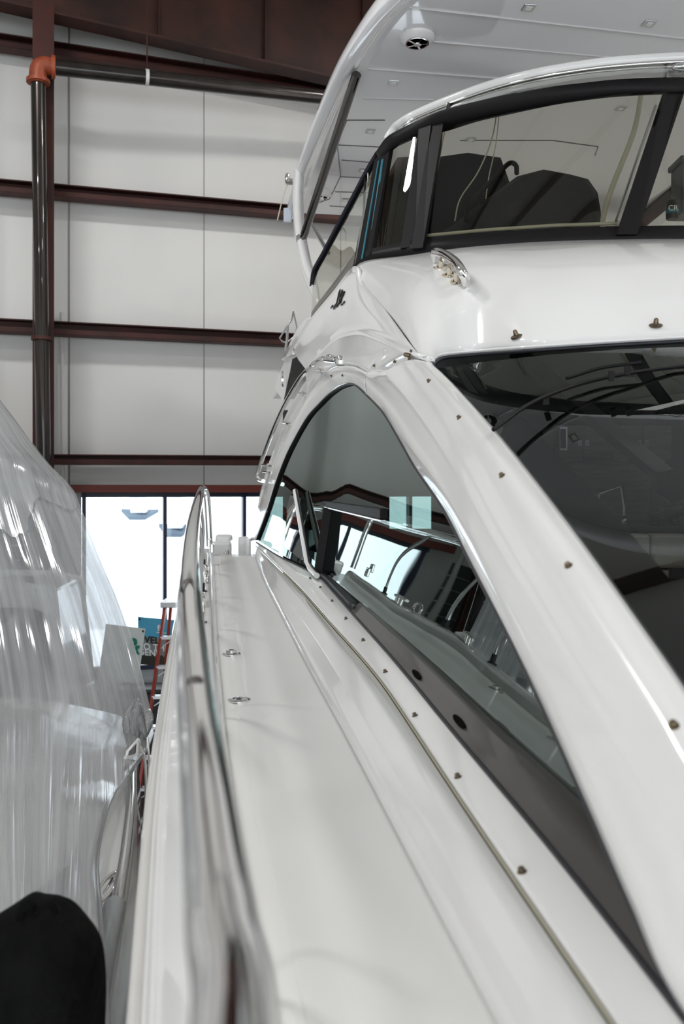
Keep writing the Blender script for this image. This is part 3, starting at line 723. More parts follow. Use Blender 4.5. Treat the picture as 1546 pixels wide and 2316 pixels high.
# side enclosure
se_t = [T(855, 348), P(833, 385, 6.6), P(800, 447, 6.85), P(765, 512, 7.1), P(733, 573, 7.35), P(712, 612, 7.5), P(707, 642, 7.5)]
se_b = [P(801, 602, 5.97), P(790, 618, 6.1), P(770, 643, 6.35), P(750, 667, 6.58), P(730, 689, 6.8), P(712, 710, 7.0), P(703, 720, 7.1)]
tube('side_top_tube', se_t, .026, BLACKF, encl, 12, 40)
tube('side_top_edge', [p+Vector((-.02, -.01, -.02)) for p in se_t], .008, mat('blue_binding', (.008, .012, .03), .5), encl, 8, 40)
se_m = [a.lerp(b, .84) for a, b in zip(se_t, se_b)]
ribbon('side_clear_panel', se_t, se_m, GL_FLY, 30, th=0)
ribbon('side_skirt', se_m, se_b, mat('grey_vinyl_skirt', (.13, .125, .11), .35), 30, th=.004)
tube('side_binding', [p for p in se_b], .008, BLACKF, encl, 8, 30)
tube('side_zip', [se_t[1].lerp(se_t[2], .2), P(822, 480, 6.35), P(801, 600, 6.0)], .008, BLACKF, encl, 8)
tube('side_zip', [se_t[1].lerp(se_t[2], .05), P(836, 470, 6.2), P(808, 596, 5.97)], .006, CREAM, encl, 8)
# frame over the enclosure
rz = 2.66
rt = [T(876, 316, 2.46), T(884, 302, 2.5), T(895, 287, 2.58), T(930, 264, rz), T(1000, 233, rz), T(1100, 196, rz), T(1200, 169, rz), T(1300, 151, rz), T(1400, 139, rz), T(1546, 130, rz), T(1750, 128, rz), T(2100, 140, rz)]
tube('windscreen_top_rail', rt, .032, GEL, encl, 14, 70)
tube('windscreen_rail_trim', [p+Vector((0, -.02, -.035)) for p in rt], .014, CHROME, encl, 10, 70)
ribbon('smoked_strip', [T(884, 302, 2.5)]+[p+Vector((0, .0, -.03)) for p in rt[2:]], [t_hi[1], t_hi[2], t_hi[3], t_hi[4], t_hi[5], t_hi[6], t_hi[7], t_hi[8], t_hi[9], t_hi[10], t_hi[12]], glass('smoked_strip_glass', (.45, .43, .40), 1.5), 40, th=0)
for px, y0, y1 in ((1011, 232, 252), (1502, 143, 178)):
    tube('rail_strut', [T(px+4, y0, rz), T(px, y1, EZ+.02)], .012, CHROME if px > 1400 else BLACKF, encl, 8)
mk('rail_bracket', *lathe(T(1535, 165, 2.55), (0, 0, 1), [(.06, 0), (.07, .02), (.03, .05)], 16), CHROMEB, encl)
# ---- flybridge floor and the things on it
fb = [P(820, 640, 6.3), P(1700, 600, 5.6)]
mk('flybridge_floor', *prism([V(.1, 5.9, 1.0), V(3.0, 5.4, 1.0), V(3.0, 10.2, 1.0), V(-.75, 9.6, 1.0), V(-.45, 7.8, 1.0)], (0, 0, 1), .03), GEL, Y, smooth=False)
def mound(name, outline, d, dep, m, label, cat, base_z=1.03):
    # covered shape: outline in the frontal plane given thickness and softened
    pts = [P(px, py, d) for px, py in outline]; n = len(pts); c = sum(pts, Vector((0, 0, 0)))/n
    vs, fs = [], []
    prof = [(0, .80), (.08, .93), (.25, 1.0), (.6, .98), (.9, .90), (1, .75)]
    for y, s in prof:
        for p in pts:
            q = c+(p-c)*s; q = q+Vector((0, dep*y, 0)); 
            if p.z < c.z: q.z = p.z
            vs.append(q)
    for i in range(len(prof)-1):
        for k in range(n): fs.append((i*n+k, i*n+(k+1) % n, (i+1)*n+(k+1) % n, (i+1)*n+k))
    fs.append(tuple(range(n))[::-1]); fs.append(tuple((len(prof)-1)*n+k for k in range(n)))
    o = mk(name, vs, fs, m, smooth=True, auto=50); tag(o, label, cat); return o
hc = mound('covered_helm', [(975, 600), (985, 520), (1075, 455), (1170, 385), (1235, 368), (1300, 380), (1345, 392), (1368, 425), (1376, 470), (1378, 600)], 5.95, .9, COVER, 'charcoal canvas cover over the helm console behind the wide clear panel', 'canvas cover')
mound('covered_bench', [(940, 600), (950, 420), (975, 345), (1060, 333), (1140, 345), (1160, 400), (1160, 600)], 6.95, .6, mat('black_canvas', (.008, .008, .009), .85, spec=.1), 'black canvas cover on the seat behind the helm', 'canvas cover')
mound('covered_lounger', [(850, 640), (845, 520), (868, 400), (900, 342), (945, 338), (958, 420), (955, 560), (905, 640)], 6.5, .5, mat('taupe_canvas', (.06, .054, .05), .8, bump=(50, .3)), 'dark grey canvas covered seat behind the narrow front panel', 'canvas cover')
gh = tube('grab_handle', [P(1053, 500, 5.92), P(1062, 462, 5.80), P(1090, 430, 5.80), P(1120, 400, 5.80), P(1150, 370, 5.80), P(1166, 374, 5.84), P(1168, 392, 5.92)], .016, BLACKF, None, 10, 30)
for a, b in ((P(1088, 458, 5.92), P(1084, 436, 5.8)), (P(1138, 412, 5.92), P(1132, 390, 5.8))): mk('handle_bridge', *tube_data([a, b], .014, 8), BLACKF, gh)
tag(gh, 'black curved grab handle on the covered helm console', 'handle')
bp_ = tube('enclosure_pole', [P(1362, 520, 5.5), P(1364, 490, 5.5), P(1385, 420, 5.6), P(1432, 300, 5.8), P(1450, 210, 6.0)], .017, CREAM, encl, 10, 20)
tube('enclosure_pole', [P(1393, 500, 5.35), P(1440, 360, 5.55), P(1482, 240, 5.8)], .010, CHROMEB, encl, 10, 12)
cr_ = empty('hanging_cord'); cr_.location = P(1020, 500, 6.0)
tube('cord', [P(1122, 262, 6.0), P(1110, 320, 6.0), P(1080, 390, 6.0), P(1040, 450, 6.0), P(1028, 500, 6.0)], .005, CREAM, cr_, 6, 24)
tube('cord', [P(1128, 262, 6.0), P(1120, 330, 6.0), P(1105, 400, 6.0), P(1098, 450, 6.0)], .0035, CREAM, cr_, 6, 20)
tag(cr_, 'pair of thin cream cords hanging behind the wide clear panel', 'cord')
bk = empty('storage_bin', P(1550, 500, 5.9))
mk('bin_body', *merge(bx(P(1552, 430, 5.9), .14, .2, .36), bx(P(1552, 372, 5.9), .17, .24, .04)), GRYP, bk, smooth=False, bev=.01)
tag(bk, 'grey plastic bin on the upper deck ledge at the edge of view', 'bin')
cnn = empty('spray_can', P(1519, 496, 5.75))
mk('can_body', *lathe(P(1519, 496, 5.75), (0, 0, 1), [(.036, 0), (.039, .005), (.039, .10), (.03, .115), (.03, .12)], 20), INK, cnn, auto=40)
mk('can_band', *lathe(P(1519, 484, 5.75), (0, 0, 1), [(.0395, 0), (.0395, .03)], 20), BLUEC, cnn, auto=40)
text_mesh('can_lettering', 'CR', P(1510, 476, 5.70), (1, 0, 0), (0, 0, 1), .05, WHITE, cnn, .0002)
tag(cnn, 'small black can with a blue band and white letters beside the grey bin', 'can')

# ------------------------------------------------------------------ hardtop
HZ = 3.2
def H(px, py, z=HZ): return P(px, py, z*F/(HY-py))
AX = Vector((-.153, .988, 0)).normalized(); AT = Vector((.988, .153, 0)).normalized()
hl = [H(643, 497), H(655, 450), H(670, 388), H(683, 350), H(700, 303), H(722, 247), H(745, 192), H(770, 142), H(800, 92), H(833, 44), H(870, 2)]
e = hl[-1]
hl += [V(.55, 5.25, HZ), V(.95, 4.85, HZ), V(1.5, 4.6, HZ), V(2.3, 4.5, HZ), V(3.2, 4.7, HZ)]
# cross-section of the edge: outer crown, lip, recess
cen = V(1.6, 7.5, HZ)
def inset(p, k, dz_): 
    v = (V(1.55-.153*(p.y-7.5), max(6.2, min(p.y, 9.5)), HZ)-p); v.z = 0; v.normalize(); return p+v*k+Vector((0, 0, dz_))
ht = loft('hardtop', [[inset(p, .55, .22) for p in hl], [inset(p, .12, .17) for p in hl], [inset(p, .02, .09) for p in hl], [p for p in hl], [inset(p, .03, -.025) for p in hl], [inset(p, .10, -.02) for p in hl], [inset(p, .16, .035) for p in hl], [inset(p, .24, .045) for p in hl]], 120, HTM, Y, nx=3, cubic=True)
inn = cr([inset(p, .23, .045) for p in hl], 60)
zp = EYE+HZ+.045
poly = [Vector((p.x, p.y, zp)) for p in inn]+[Vector((3.6, 4.9, zp)), Vector((3.9, 10.9, zp)), Vector((2.0, 10.7, zp))]
hu = mk('hardtop_liner', *prism(poly, (0, 0, 1), .05), HTM, ht, smooth=False)
tp = [Vector((p.x, p.y, EYE+HZ+.22)) for p in cr([inset(p, .55, .22) for p in hl], 40)]+[Vector((3.6, 5, EYE+HZ+.22)), Vector((3.9, 10.9, EYE+HZ+.22)), Vector((2.0, 10.8, EYE+HZ+.22))]
mk('hardtop_skin', *prism(tp, (0, 0, 1), .03), GEL, ht, smooth=False)
def U3(px, py): return P(px, py, (HZ+.042)*F/(HY-py))
RIDGE = mat('liner_ridge', (.66, .66, .66), .2, coat=.6)
ri = []
for a, b in (((924, 18), (1546, 96)), ((979, 95), (1400, 134)), ((832, 156), (1180, 182)), ((820, 222), (980, 226)), ((1010, 470), (1100, 478))):
    mk('liner_rib', *bar(U3(*a), U3(*b)+AT*1.0*(1 if b[0] > 1300 else 0), .02, .012), RIDGE, ht, smooth=False)
se = []
for pts in (((870, 272), (784, 272), (762, 328), (770, 398), (756, 428), (745, 450), (700, 466)), ((762, 328), (880, 334)), ((772, 362), (870, 370)), ((770, 400), (860, 404)), ((757, 434), (840, 436)), ((745, 466), (800, 470)), ((1040, 318), (1250, 318), (1352, 332), (1345, 352))):
    se.append(tube_data([U3(*p) for p in pts], .0035, 6))
mk('liner_seam', *merge(*se), SEAM, ht)
for px, py in ((1195, 17), (1467, 53), (889, 187), (837, 297), (820, 385), (780, 452), (1403, 245), (1064, 316), (1155, 212)):
    c = U3(px, py); o = mk('downlight', *bx(c, .085, .085, .012, AT, AX), CHROMEB, ht, smooth=False, bev=.004)
    mk('lens', *bx(c-Vector((0, 0, .007)), .04, .04, .004, AT, AX), LEDM, o, smooth=False)
for px, py, s in ((943, 84, 1), (727, 438, .9)):
    c = U3(px, py); o = mk('speaker', *lathe(c, (0, 0, -1), [(.125*s, -.005), (.12*s, .02), (.095*s, .035), (.09*s, .04)], 32), GEL, ht, auto=50)
    g = [lathe(c+Vector((0, 0, -.04)), (0, 0, -1), [(.085*s, 0), (.085*s, .008), (.075*s, .008), (.075*s, .0)], 28), lathe(c+Vector((0, 0, -.045)), (0, 0, -1), [(.03*s, 0), (.028*s, .012)], 16)]
    for k in range(5):
        a = k*2*math.pi/5; g.append(bar(c+Vector((.028*math.cos(a), .028*math.sin(a), -.05))*1, c+Vector((.08*s*math.cos(a), .08*s*math.sin(a), -.045)), .014, .006))
    mk('speaker_grille', *merge(*g), CHROME, o, auto=40)
# supports
sp = tube('hardtop_strut', [P(806, 168, 6.80), P(683, 543, 8.45)], .038, mat('dark_chrome', (.16, .155, .15), .08, 1), ht, 16)
mk('strut_foot', *bx(P(682, 541, 8.45), .10, .12, .07), CHROMEB, sp, smooth=False, bev=.01)
tube('hardtop_brace', [P(698, 498, 9.4), P(742, 572, 8.6)], .022, CHROMEB, ht, 12)
leg_l = [P(664, 392, 8.95), P(661, 455, 8.8), P(664, 520, 8.6), P(674, 585, 8.4), P(690, 640, 8.2), P(707, 678, 8.0), P(716, 715, 7.9)]
leg_r = [P(688, 392, 8.95), P(686, 455, 8.8), P(692, 530, 8.6), (P(704, 590, 8.4)), P(716, 630, 8.2), P(722, 660, 8.0), P(728, 700, 7.9)]
vs, fs = [], []
A_, B_ = cr(leg_l, 24), cr(leg_r, 24)
for a, b in zip(A_, B_):
    t = (b-a); c = (a+b)/2
    for k in range(12):
        an = k*math.pi/6; vs.append(c+t*.5*math.cos(an)+Vector((0, .14*math.sin(an), 0)))
for i in range(23):
    for k in range(12): fs.append((i*12+k, i*12+(k+1) % 12, (i+1)*12+(k+1) % 12, (i+1)*12+k))
mk('hardtop_leg', vs, fs, GEL, ht)
nl = mk('mast_light', *merge(lathe(P(650, 403, 9.1), (0, 0, 1), [(.02, -.05), (.03, -.04), (.025, .03), (.012, .05)], 14), bx(P(654, 411, 9.1), .07, .05, .05)), CHROME, ht, auto=40)
tube('tail_line', [P(651, 412, 9.1), P(640, 445, 9.1), P(627, 498, 9.1)], .006, CREAM, ht, 6, 10)
mk('aft_clip', *bx(P(650, 487, 10.0), .09, .05, .16), mat('pale_acrylic', (.6, .66, .75), .1), ht, smooth=False, bev=.01)

# ------------------------------------------------------------------ saloon inside
# liner: aft bulkhead with opening, floor, ceiling
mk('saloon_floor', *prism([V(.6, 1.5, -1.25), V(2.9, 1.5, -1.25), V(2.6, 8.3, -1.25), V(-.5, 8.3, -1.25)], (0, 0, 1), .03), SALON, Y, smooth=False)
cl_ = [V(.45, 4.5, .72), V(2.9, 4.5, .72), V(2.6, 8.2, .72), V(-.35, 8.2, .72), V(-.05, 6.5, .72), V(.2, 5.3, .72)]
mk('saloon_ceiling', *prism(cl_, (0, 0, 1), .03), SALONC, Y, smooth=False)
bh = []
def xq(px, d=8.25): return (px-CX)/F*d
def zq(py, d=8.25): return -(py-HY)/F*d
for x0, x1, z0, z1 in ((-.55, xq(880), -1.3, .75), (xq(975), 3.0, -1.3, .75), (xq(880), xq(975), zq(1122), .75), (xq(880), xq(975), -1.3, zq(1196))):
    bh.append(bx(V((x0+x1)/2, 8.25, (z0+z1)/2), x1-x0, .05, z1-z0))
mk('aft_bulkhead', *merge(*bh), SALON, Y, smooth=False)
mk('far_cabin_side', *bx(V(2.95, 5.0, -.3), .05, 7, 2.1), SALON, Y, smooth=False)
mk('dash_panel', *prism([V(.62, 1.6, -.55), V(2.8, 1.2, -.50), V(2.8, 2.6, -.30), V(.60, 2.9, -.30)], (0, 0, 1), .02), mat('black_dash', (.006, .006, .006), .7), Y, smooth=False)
# black bars behind the glass, standing in for beams reflected in it
for i, (a, b) in enumerate((((1170, 800), (1500, 1075)), ((1470, 800), (1700, 950)))):
    mk('reflected_bar', *bar(P(*a, 4.4), P(*b, 3.6), .09, .04, up=(0, -.4, 1)), mat('reflected_bar_black_%d' % i, (.004, .004, .004), .6), Y, smooth=False)
wp_ = tube('wiper_arm', [P(1115, 972, 3.02), P(1200, 912, 3.2), P(1300, 872, 3.35), P(1400, 848, 3.42), P(1530, 830, 3.5), P(1640, 826, 3.5)], .008, BLACKF, Y, 8, 30)
tube('wiper_blade', [P(1280, 856, 3.45), P(1360, 832, 3.5), P(1450, 820, 3.5)], .007, BLACKF, wp_, 8, 20)
for px, py in ((1234, 905), (1382, 850), (1418, 838)):
    mk('wiper_link', *bx(P(px, py, 3.3), .02, .015, .035), BLACKF, wp_, smooth=False)
def cab(name, px0, px1, py0, py1, d, label, nd):
    o = empty(name, P((px0+px1)/2, py1, d)); a, b = P(px0, py0, d), P(px1, py1, d)
    mk('cabinet_body', *bx(Vector(((a.x+b.x)/2, d+.2, (a.z+b.z)/2)), b.x-a.x, .35, a.z-b.z), WOODG, o, smooth=False)
    for k in range(nd):
        w = (b.x-a.x)/nd; dr = mk('door', *bx(Vector((a.x+w*(k+.5), d+.015, (a.z+b.z)/2)), w-.012, .02, (a.z-b.z)-.012), WOODG, o, smooth=False, bev=.003)
        hx = a.x+w*(k+.5)+(w*.38 if k % 2 == 0 else -w*.38)
        fr = [bx(Vector((hx, d-.002, (a.z+b.z)/2+zz)), .022, .012, .005) for zz in (-.016, .016)]+[bx(Vector((hx+xx, d-.002, (a.z+b.z)/2)), .005, .012, .03) for xx in (-.009, .009)]
        mk('handle', *merge(*fr), ALU, dr, smooth=False)
    tag(o, label, 'cabinet'); return o
cab('galley_cabinet', 1252, 1520, 962, 1042, 6.6, 'grey wood wall cabinet with small square pulls seen through the windshield', 4)
vt = empty('air_grille', P(1273, 1019, 6.5))
mk('grille_frame', *bx(P(1273, 992, 6.5), .055, .02, .17), ALU, vt, smooth=False); mk('grille_core', *bx(P(1273, 992, 6.48), .035, .02, .14), SEAM, vt, smooth=False)
tag(vt, 'narrow upright air grille on the cabinet seen through the windshield', 'grille')
cb_ = mk('galley_unit', *merge(bx(P(1300, 1140, 6.2), .9, .4, .55)), WOODG, smooth=False, bev=.01); tag(cb_, 'dim grey galley unit under the wall cabinet, seen through the windshield', 'cabinet')
# tap on the counter
tpb = empty('galley_tap', P(1411, 1187, 4.85))
tube('tap_stem', [P(1411, 1186, 4.85), P(1412, 1150, 4.85), P(1405, 1102, 4.85)], .008, CHROME, tpb, 10)
tube('tap_spout', [P(1403, 1100, 4.85), P(1375, 1109, 4.85), P(1353, 1118, 4.85)], .006, CHROME, tpb, 10)
tube('tap_nozzle', [P(1354, 1117, 4.85), P(1354, 1150, 4.85)], .009, CHROMEB, tpb, 10)
mk('tap_base', *lathe(P(1411, 1187, 4.85), (0, 0, 1), [(.022, 0), (.022, .02), (.012, .05)], 14), CHROME, tpb)
tag(tpb, 'chrome jointed galley tap seen through the windshield', 'tap')
ct_ = mk('galley_counter', *bx(P(1440, 1190, 5.15), .95, .8, .04), mat('dark_counter', (.03, .035, .033), .15), smooth=False, bev=.006)
tag(ct_, 'dark counter under the chrome tap', 'counter')
base_c = mk('counter_base', *bx(P(1440, 1190, 5.15)-Vector((0, 0, .45)), .88, .7, .84), SALON, ct_, smooth=False)
base_c.location = (0, 0, 0)
pl_ = empty('potted_plant', P(1515, 1190, 4.95)+Vector((0, 0, .04)))
mk('pot', *lathe(P(1515, 1190, 4.95)+Vector((0, 0, .04)), (0, 0, 1), [(.05, 0), (.06, .06), (.062, .07)], 18), INK, pl_)
tube('stem', [P(1517, 1180, 4.95), P(1520, 1160, 4.95), P(1524, 1140, 4.95)], .006, LEAF, pl_, 8)
def leaf(a, b, w):
    a, b = Vector(a), Vector(b); t = b-a; s = Vector((-t.z, 0, t.x)).normalized(); vs = []; n = 9
    for i in range(n):
        f_ = i/(n-1); q = a+t*f_; ww = w*math.sin(math.pi*min(1, f_*1.02))**.7; vs += [q-s*ww+Vector((0, .01, 0)), q+Vector((0, -.008, 0)), q+s*ww+Vector((0, .01, 0))]
    fs = []
    for i in range(n-1):
        for k in range(2): fs.append((3*i+k, 3*i+k+1, 3*i+k+4, 3*i+k+3))
    mk('leaf', vs, fs, LEAF, pl_, sol=.001)
for a, b in (((1519, 1145), (1484, 1120)), ((1519, 1165), (1470, 1158)), ((1521, 1148), (1562, 1130)), ((1520, 1175), (1566, 1150)), ((1519, 1158), (1488, 1147)), ((1520, 1180), (1560, 1185))):
    leaf(P(*a, 4.95), P(*b, 4.9), .02)
tag(pl_, 'dark leafy potted plant on the counter behind the windshield', 'plant')
sf = empty('saloon_sofa', P(1470, 1420, 4.2))
mk('sofa_base', *bx(P(1490, 1400, 4.3), .75, .5, .25), LEATH, sf, smooth=False, bev=.02)
for i in range(3):
    for j in range(2):
        mk('cushion', *bx(P(1420+i*85, 1245+j*80, 4.35), .175, .12, .165), LEATH, sf, smooth=False, bev=.015)
tag(sf, 'beige leather sofa with square quilted cushions seen through the windshield', 'sofa')
nb = mk('notepad', *bx(P(1535, 1297, 3.9), .09, .02, .05), INK, smooth=False, bev=.004); tag(nb, 'dark folded booklet lying against the sofa', 'booklet'); 

# ------------------------------------------------------------------ neighbouring boat under plastic
NB = empty('wrapped_boat', (-1.6, 4.0, 0))
tag(NB, 'white boat with stainless edge moulding standing under the clear plastic', 'boat')
nz = -1.7
SCN = 1.36
def NP(px, py): return P(px, py, -nz*F/(py-HY))
ng = [NP(297, 1700), NP(297, 1750), NP(295, 1820), NP(284, 1920), NP(272, 2000), NP(262, 2060), NP(240, 2180), NP(215, 2316), NP(170, 2500), NP(120, 2700), NP(30, 3100)]
far = [NP(293, 1655), NP(275, 1620)]
ngf = far[::-1]+ng
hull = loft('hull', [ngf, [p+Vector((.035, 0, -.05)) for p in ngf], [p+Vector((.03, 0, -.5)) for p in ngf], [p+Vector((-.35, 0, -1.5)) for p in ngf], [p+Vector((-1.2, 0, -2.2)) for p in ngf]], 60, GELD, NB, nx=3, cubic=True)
loft('foredeck', [[p+Vector((-.005, 0, 0)) for p in ngf], [p+Vector((-.2, 0, .05)) for p in ngf], [p+Vector((-.8, 0, .14)) for p in ngf], [p+Vector((-2.6, 0, .2)) for p in ngf]], 60, GEL, NB, nx=3, cubic=True)
tube('edge_moulding', [p+Vector((.0, 0, .01)) for p in ng[1:6]], .027, CHROME, NB, 14, 40)
tube('fender_tube', [NP(262, 2062)+Vector((-.005, 0, .02)), NP(240, 2180)+Vector((-.01, 0, .02)), NP(215, 2316)+Vector((-.01, 0, .02)), NP(120, 2700)], .046, GRYT, NB, 16, 20)
tube('vertical_trim', [P(318, 1690, 5.58), P(328, 1720, 5.51), P(330, 1800, 5.37), P(322, 1900, 5.17)], .010, CHROME, NB, 8, 14)
tube('vertical_trim', [P(334, 1668, 5.71), P(337, 1740, 5.58), P(335, 1850, 5.37)], .008, GEL, NB, 8, 14)
# vent, porthole ring and rust marks
h0 = NP(252, 2010)
mk('vent_ring', *merge(tube_data([h0+Vector((-.01+.03*math.cos(a), .14*math.sin(a)-.02, .02)) for a in [k*math.pi/10 for k in range(21)]], .007, 8), bx(h0+Vector((-.012, -.03, .015)), .01, .2, .006)), CHROME, NB)
q = NP(221, 2070)
for k, (px, py) in enumerate(((223, 2052), (218, 2066), (221, 2078), (215, 2090))):
    c = NP(px, py)+Vector((0, 0, .04))
    vs = [c+Vector((.007*math.cos(a)*random.uniform(.5, 1.3), .02*math.sin(a)*random.uniform(.5, 1.3), .002)) for a in [i*math.pi/5 for i in range(10)]]
    mk('rust_mark', *prism(vs, (0, 0, 1), .003), RUST, NB, smooth=False)
vb = [P(287, 1698, 5.37), P(308, 1676, 5.44), P(312, 1680, 5.44), P(312, 1710, 5.37), P(284, 1713, 5.30)]
mk('vent_box', *prism(vb, (0, 1, 0), .05), GEL, NB, smooth=False, bev=.005)
mk('vent_face', *prism([P(291, 1700, 5.30), P(306, 1684, 5.34), P(304, 1706, 5.30), P(290, 1709, 5.28)], (0, 1, 0), .03), GRYP, NB, smooth=False)
mk('tape_flag', *prism([P(287, 1742, 5.17), P(296, 1740, 5.17), P(294, 1752, 5.17), P(289, 1750, 5.17)], (0, 1, 0), .004), GREEN, NB, smooth=False)
# cabin inside the film
cabv = [P(-420, 1320, 7.73), P(60, 1325, 7.73), P(122, 1340, 7.73), P(162, 1640, 7.41), P(170, 1760, 7.10), P(-420, 1800, 7.10)]
mk('cabin', *prism(cabv, (-.1, 1, 0), 1.2), GEL, NB, smooth=False, bev=.03)
mk('cabin_window', *prism([P(-420, 1370, 7.57), P(70, 1375, 7.57), P(110, 1390, 7.57), P(140, 1600, 7.35), P(0, 1700, 7.19), P(-420, 1840, 6.94)], (0, 1, 0), .02), mat('dark_green_glass', (.008, .03, .03), .1), NB, smooth=False)
# plastic sheet
rt_ = [(905, 0, 8.73), (960, 42, 8.57), (1040, 100, 8.20), (1105, 160, 7.85), (1150, 178, 7.73), (1200, 200, 7.62), (1280, 232, 7.40), (1350, 262, 7.20), (1450, 297, 6.97), (1540, 322, 6.69), (1600, 338, 6.43), (1650, 347, 6.19), (1690, 337, 5.92), (1730, 312, 5.55), (1780, 270, 5.0), (1840, 232, 4.5), (1950, 206, 3.92), (2053, 209, 3.45), (2143, 213, 3.16), (2316, 222, 2.69), (2600, 230, 2.18)]
def smooth_fold(u, v):
    # fold pattern: radiates from the high corner to the gathered hem
    s = 0
    s += .055*math.sin(13*u+3.2*v+.6)*(.25+v)
    s += .030*math.sin(27*u-4*v+1.3)*(.3+v)
    s += .014*math.sin(61*u+5*v*math.sin(2*u))*(.4+v)
    s += .007*math.sin(118*u+9*v)*(1-abs(2*v-1))
    return s
vs, fs, uv = [], [], []
NV, NU = 130, 150
rtp = [Vector((a, b, c)) for a, b, c in rt_]
rr = cr(rtp, NV)
for i, q in enumerate(rr):
    y, x, d = q; v = i/(NV-1)
    yl = 905+(y-905)*1.05
    for j in range(NU):
        u = j/(NU-1)
        xs = x if y <= 1650 else 347-.02*(y-1650); px = min(x-.5*u, xs-(620+xs)*u**1.15)
        # upper rows rise to the left (tent ridge)
        py = y-(260*u*(1-v)**1.6 if v < 1 else 0)-40*math.sin(math.pi*min(1, u*1.5))*(1-v)
        dd = d-(.55*math.sin(min(1, u*1.6)*math.pi/2))*(.35+v*.4)
        edge = min(1, u*9)
        dd += smooth_fold(u, v)*edge*1.1
        zl = 1.665-.24*min(1, u*2.2)
        if py > 1400: dd = min(dd, zl*F/(py-HY)-.02)
        p = P(px, py, dd)
        k = smooth_fold(u*1.3+.2, v)
        p.x += k*.35*edge*min(1, v*3)
        vs.append(p); uv.append((u, v))
# rear half of the tent
for i in range(NV-1):
    for j in range(NU-1): fs.append((i*NU+j, i*NU+j+1, (i+1)*NU+j+1, (i+1)*NU+j))
ps = mk('plastic_sheet', vs, fs, FILM, None, uvs=uv, face_cam=True)
tag(ps, 'clear plastic sheeting draped in long folds over the neighbouring boat', 'plastic sheet')
# second layer lying over the ridge, its edge crossing the drape
cap, ci = [], {}
cuv = []
for j in range(0, NU, 2):
    icut = int(NV*.19+j*.30+2*math.sin(j*.2))
    for k in range(31):
        i = icut*k/30; i0 = min(int(i), NV-2); f_ = i-i0
        q = Vector(vs[i0*NU+j]).lerp(Vector(vs[(i0+1)*NU+j]), f_)
        cap.append(q+(Vector((0, 0, EYE))-q).normalized()*.03); cuv.append((j/NU+.3, i/NV+.4))
nc = len(range(0, NU, 2))
cf = [(j*31+k, j*31+k+1, (j+1)*31+k+1, (j+1)*31+k) for j in range(nc-1) for k in range(30)]
mk('top_layer', cap, cf, FILM, ps, uvs=cuv, face_cam=True)
# back of the drape
bv, bf, buv = [], [], []
for i in range(0, NV, 2):
    q = rr[i]; y, x, d = q; v = i/(NV-1)
    for j in range(40):
        u = j/39; p = P(x, y, d); p = p+Vector((-3.0*u-.02*math.sin(30*u), 1.0*math.sin(u*math.pi*.5)*(1 if y < 1700 else .6), (.5*u*(1-v))))
        p.x += .02*math.sin(26*u+6*v); bv.append(p); buv.append((u, v))
nr_ = len(range(0, NV, 2))
for i in range(nr_-1):
    for j in range(39): bf.append((i*40+j, i*40+j+1, (i+1)*40+j+1, (i+1)*40+j))
mk('rear_fold', bv, bf, FILM, ps, uvs=buv)
# gathered bunch at the hem
gv_, gf_ = [], []
for k in range(9):
    a = P(322+random.uniform(-22, 18), 1600+random.uniform(-20, 15), 6.05); b = P(315+random.uniform(-25, 22), 1680+random.uniform(-12, 25), 5.85)
    tv, tf = tube_data(cr([a, a.lerp(b, .4)+Vector((random.uniform(-.04, .04), -.03, 0)), b], 8), [.008, .027, .038, .04, .038, .032, .02, .008], 8)
    kk = len(gv_); gv_ += tv; gf_ += [tuple(i+kk for i in q) for q in tf]
gb = mk('gathered_hem', gv_, gf_, FILM, ps, uvs=[(random.random()*.2, random.random()) for _ in gv_])

# black cloth bundle
bb = [(-330, 2900), (-330, 2300), (-140, 2170), (0, 2085), (40, 2052), (60, 2050), (75, 2058), (110, 2052), (128, 2062), (150, 2078), (180, 2105), (205, 2140), (220, 2185), (226, 2260), (212, 2500), (200, 2900)]
pts = [P(px-14, py, 1.9) for px, py in bb]; c = sum(pts, Vector((0, 0, 0)))/len(pts); c.z = pts[0].z
vs, fs = [], []; n = len(pts); prof = [(-.02, 0), (-.015, .35), (.0, .62), (.05, .85), (.12, .97), (.19, 1.0), (.26, .97), (.34, .8), (.38, .5), (.40, 0)]
for y, s in prof:
    for i, p in enumerate(pts):
        q = c+(p-c)*s+Vector((0, (y-.12)*1.0, 0)); q += Vector((.006*math.sin(i*2.3+y*30), 0, .006*math.sin(i*1.7+y*22)))
        vs.append(q)
for i in range(len(prof)-1):
    for k in range(n): fs.append((i*n+k, i*n+(k+1) % n, (i+1)*n+(k+1) % n, (i+1)*n+k))
bd = mk('cloth_bundle', vs, fs, CLOTH); md = bd.modifiers.new('soft', 'SUBSURF'); md.levels = 2; md.render_levels = 2
tag(bd, 'bundled black cloth resting on the boat under the plastic', 'cloth')
mk('cloth_knot', *tube_data(cr([P(45, 2072, 1.86), P(50, 2054, 1.84), P(66, 2048, 1.84), P(72, 2062, 1.86)], 10), .012, 10), CLOTH, bd)
mk('cloth_knot', *tube_data(cr([P(78, 2068, 1.86), P(95, 2050, 1.84), P(115, 2046, 1.84), P(128, 2060, 1.86)], 10), .009, 10), CLOTH, bd)

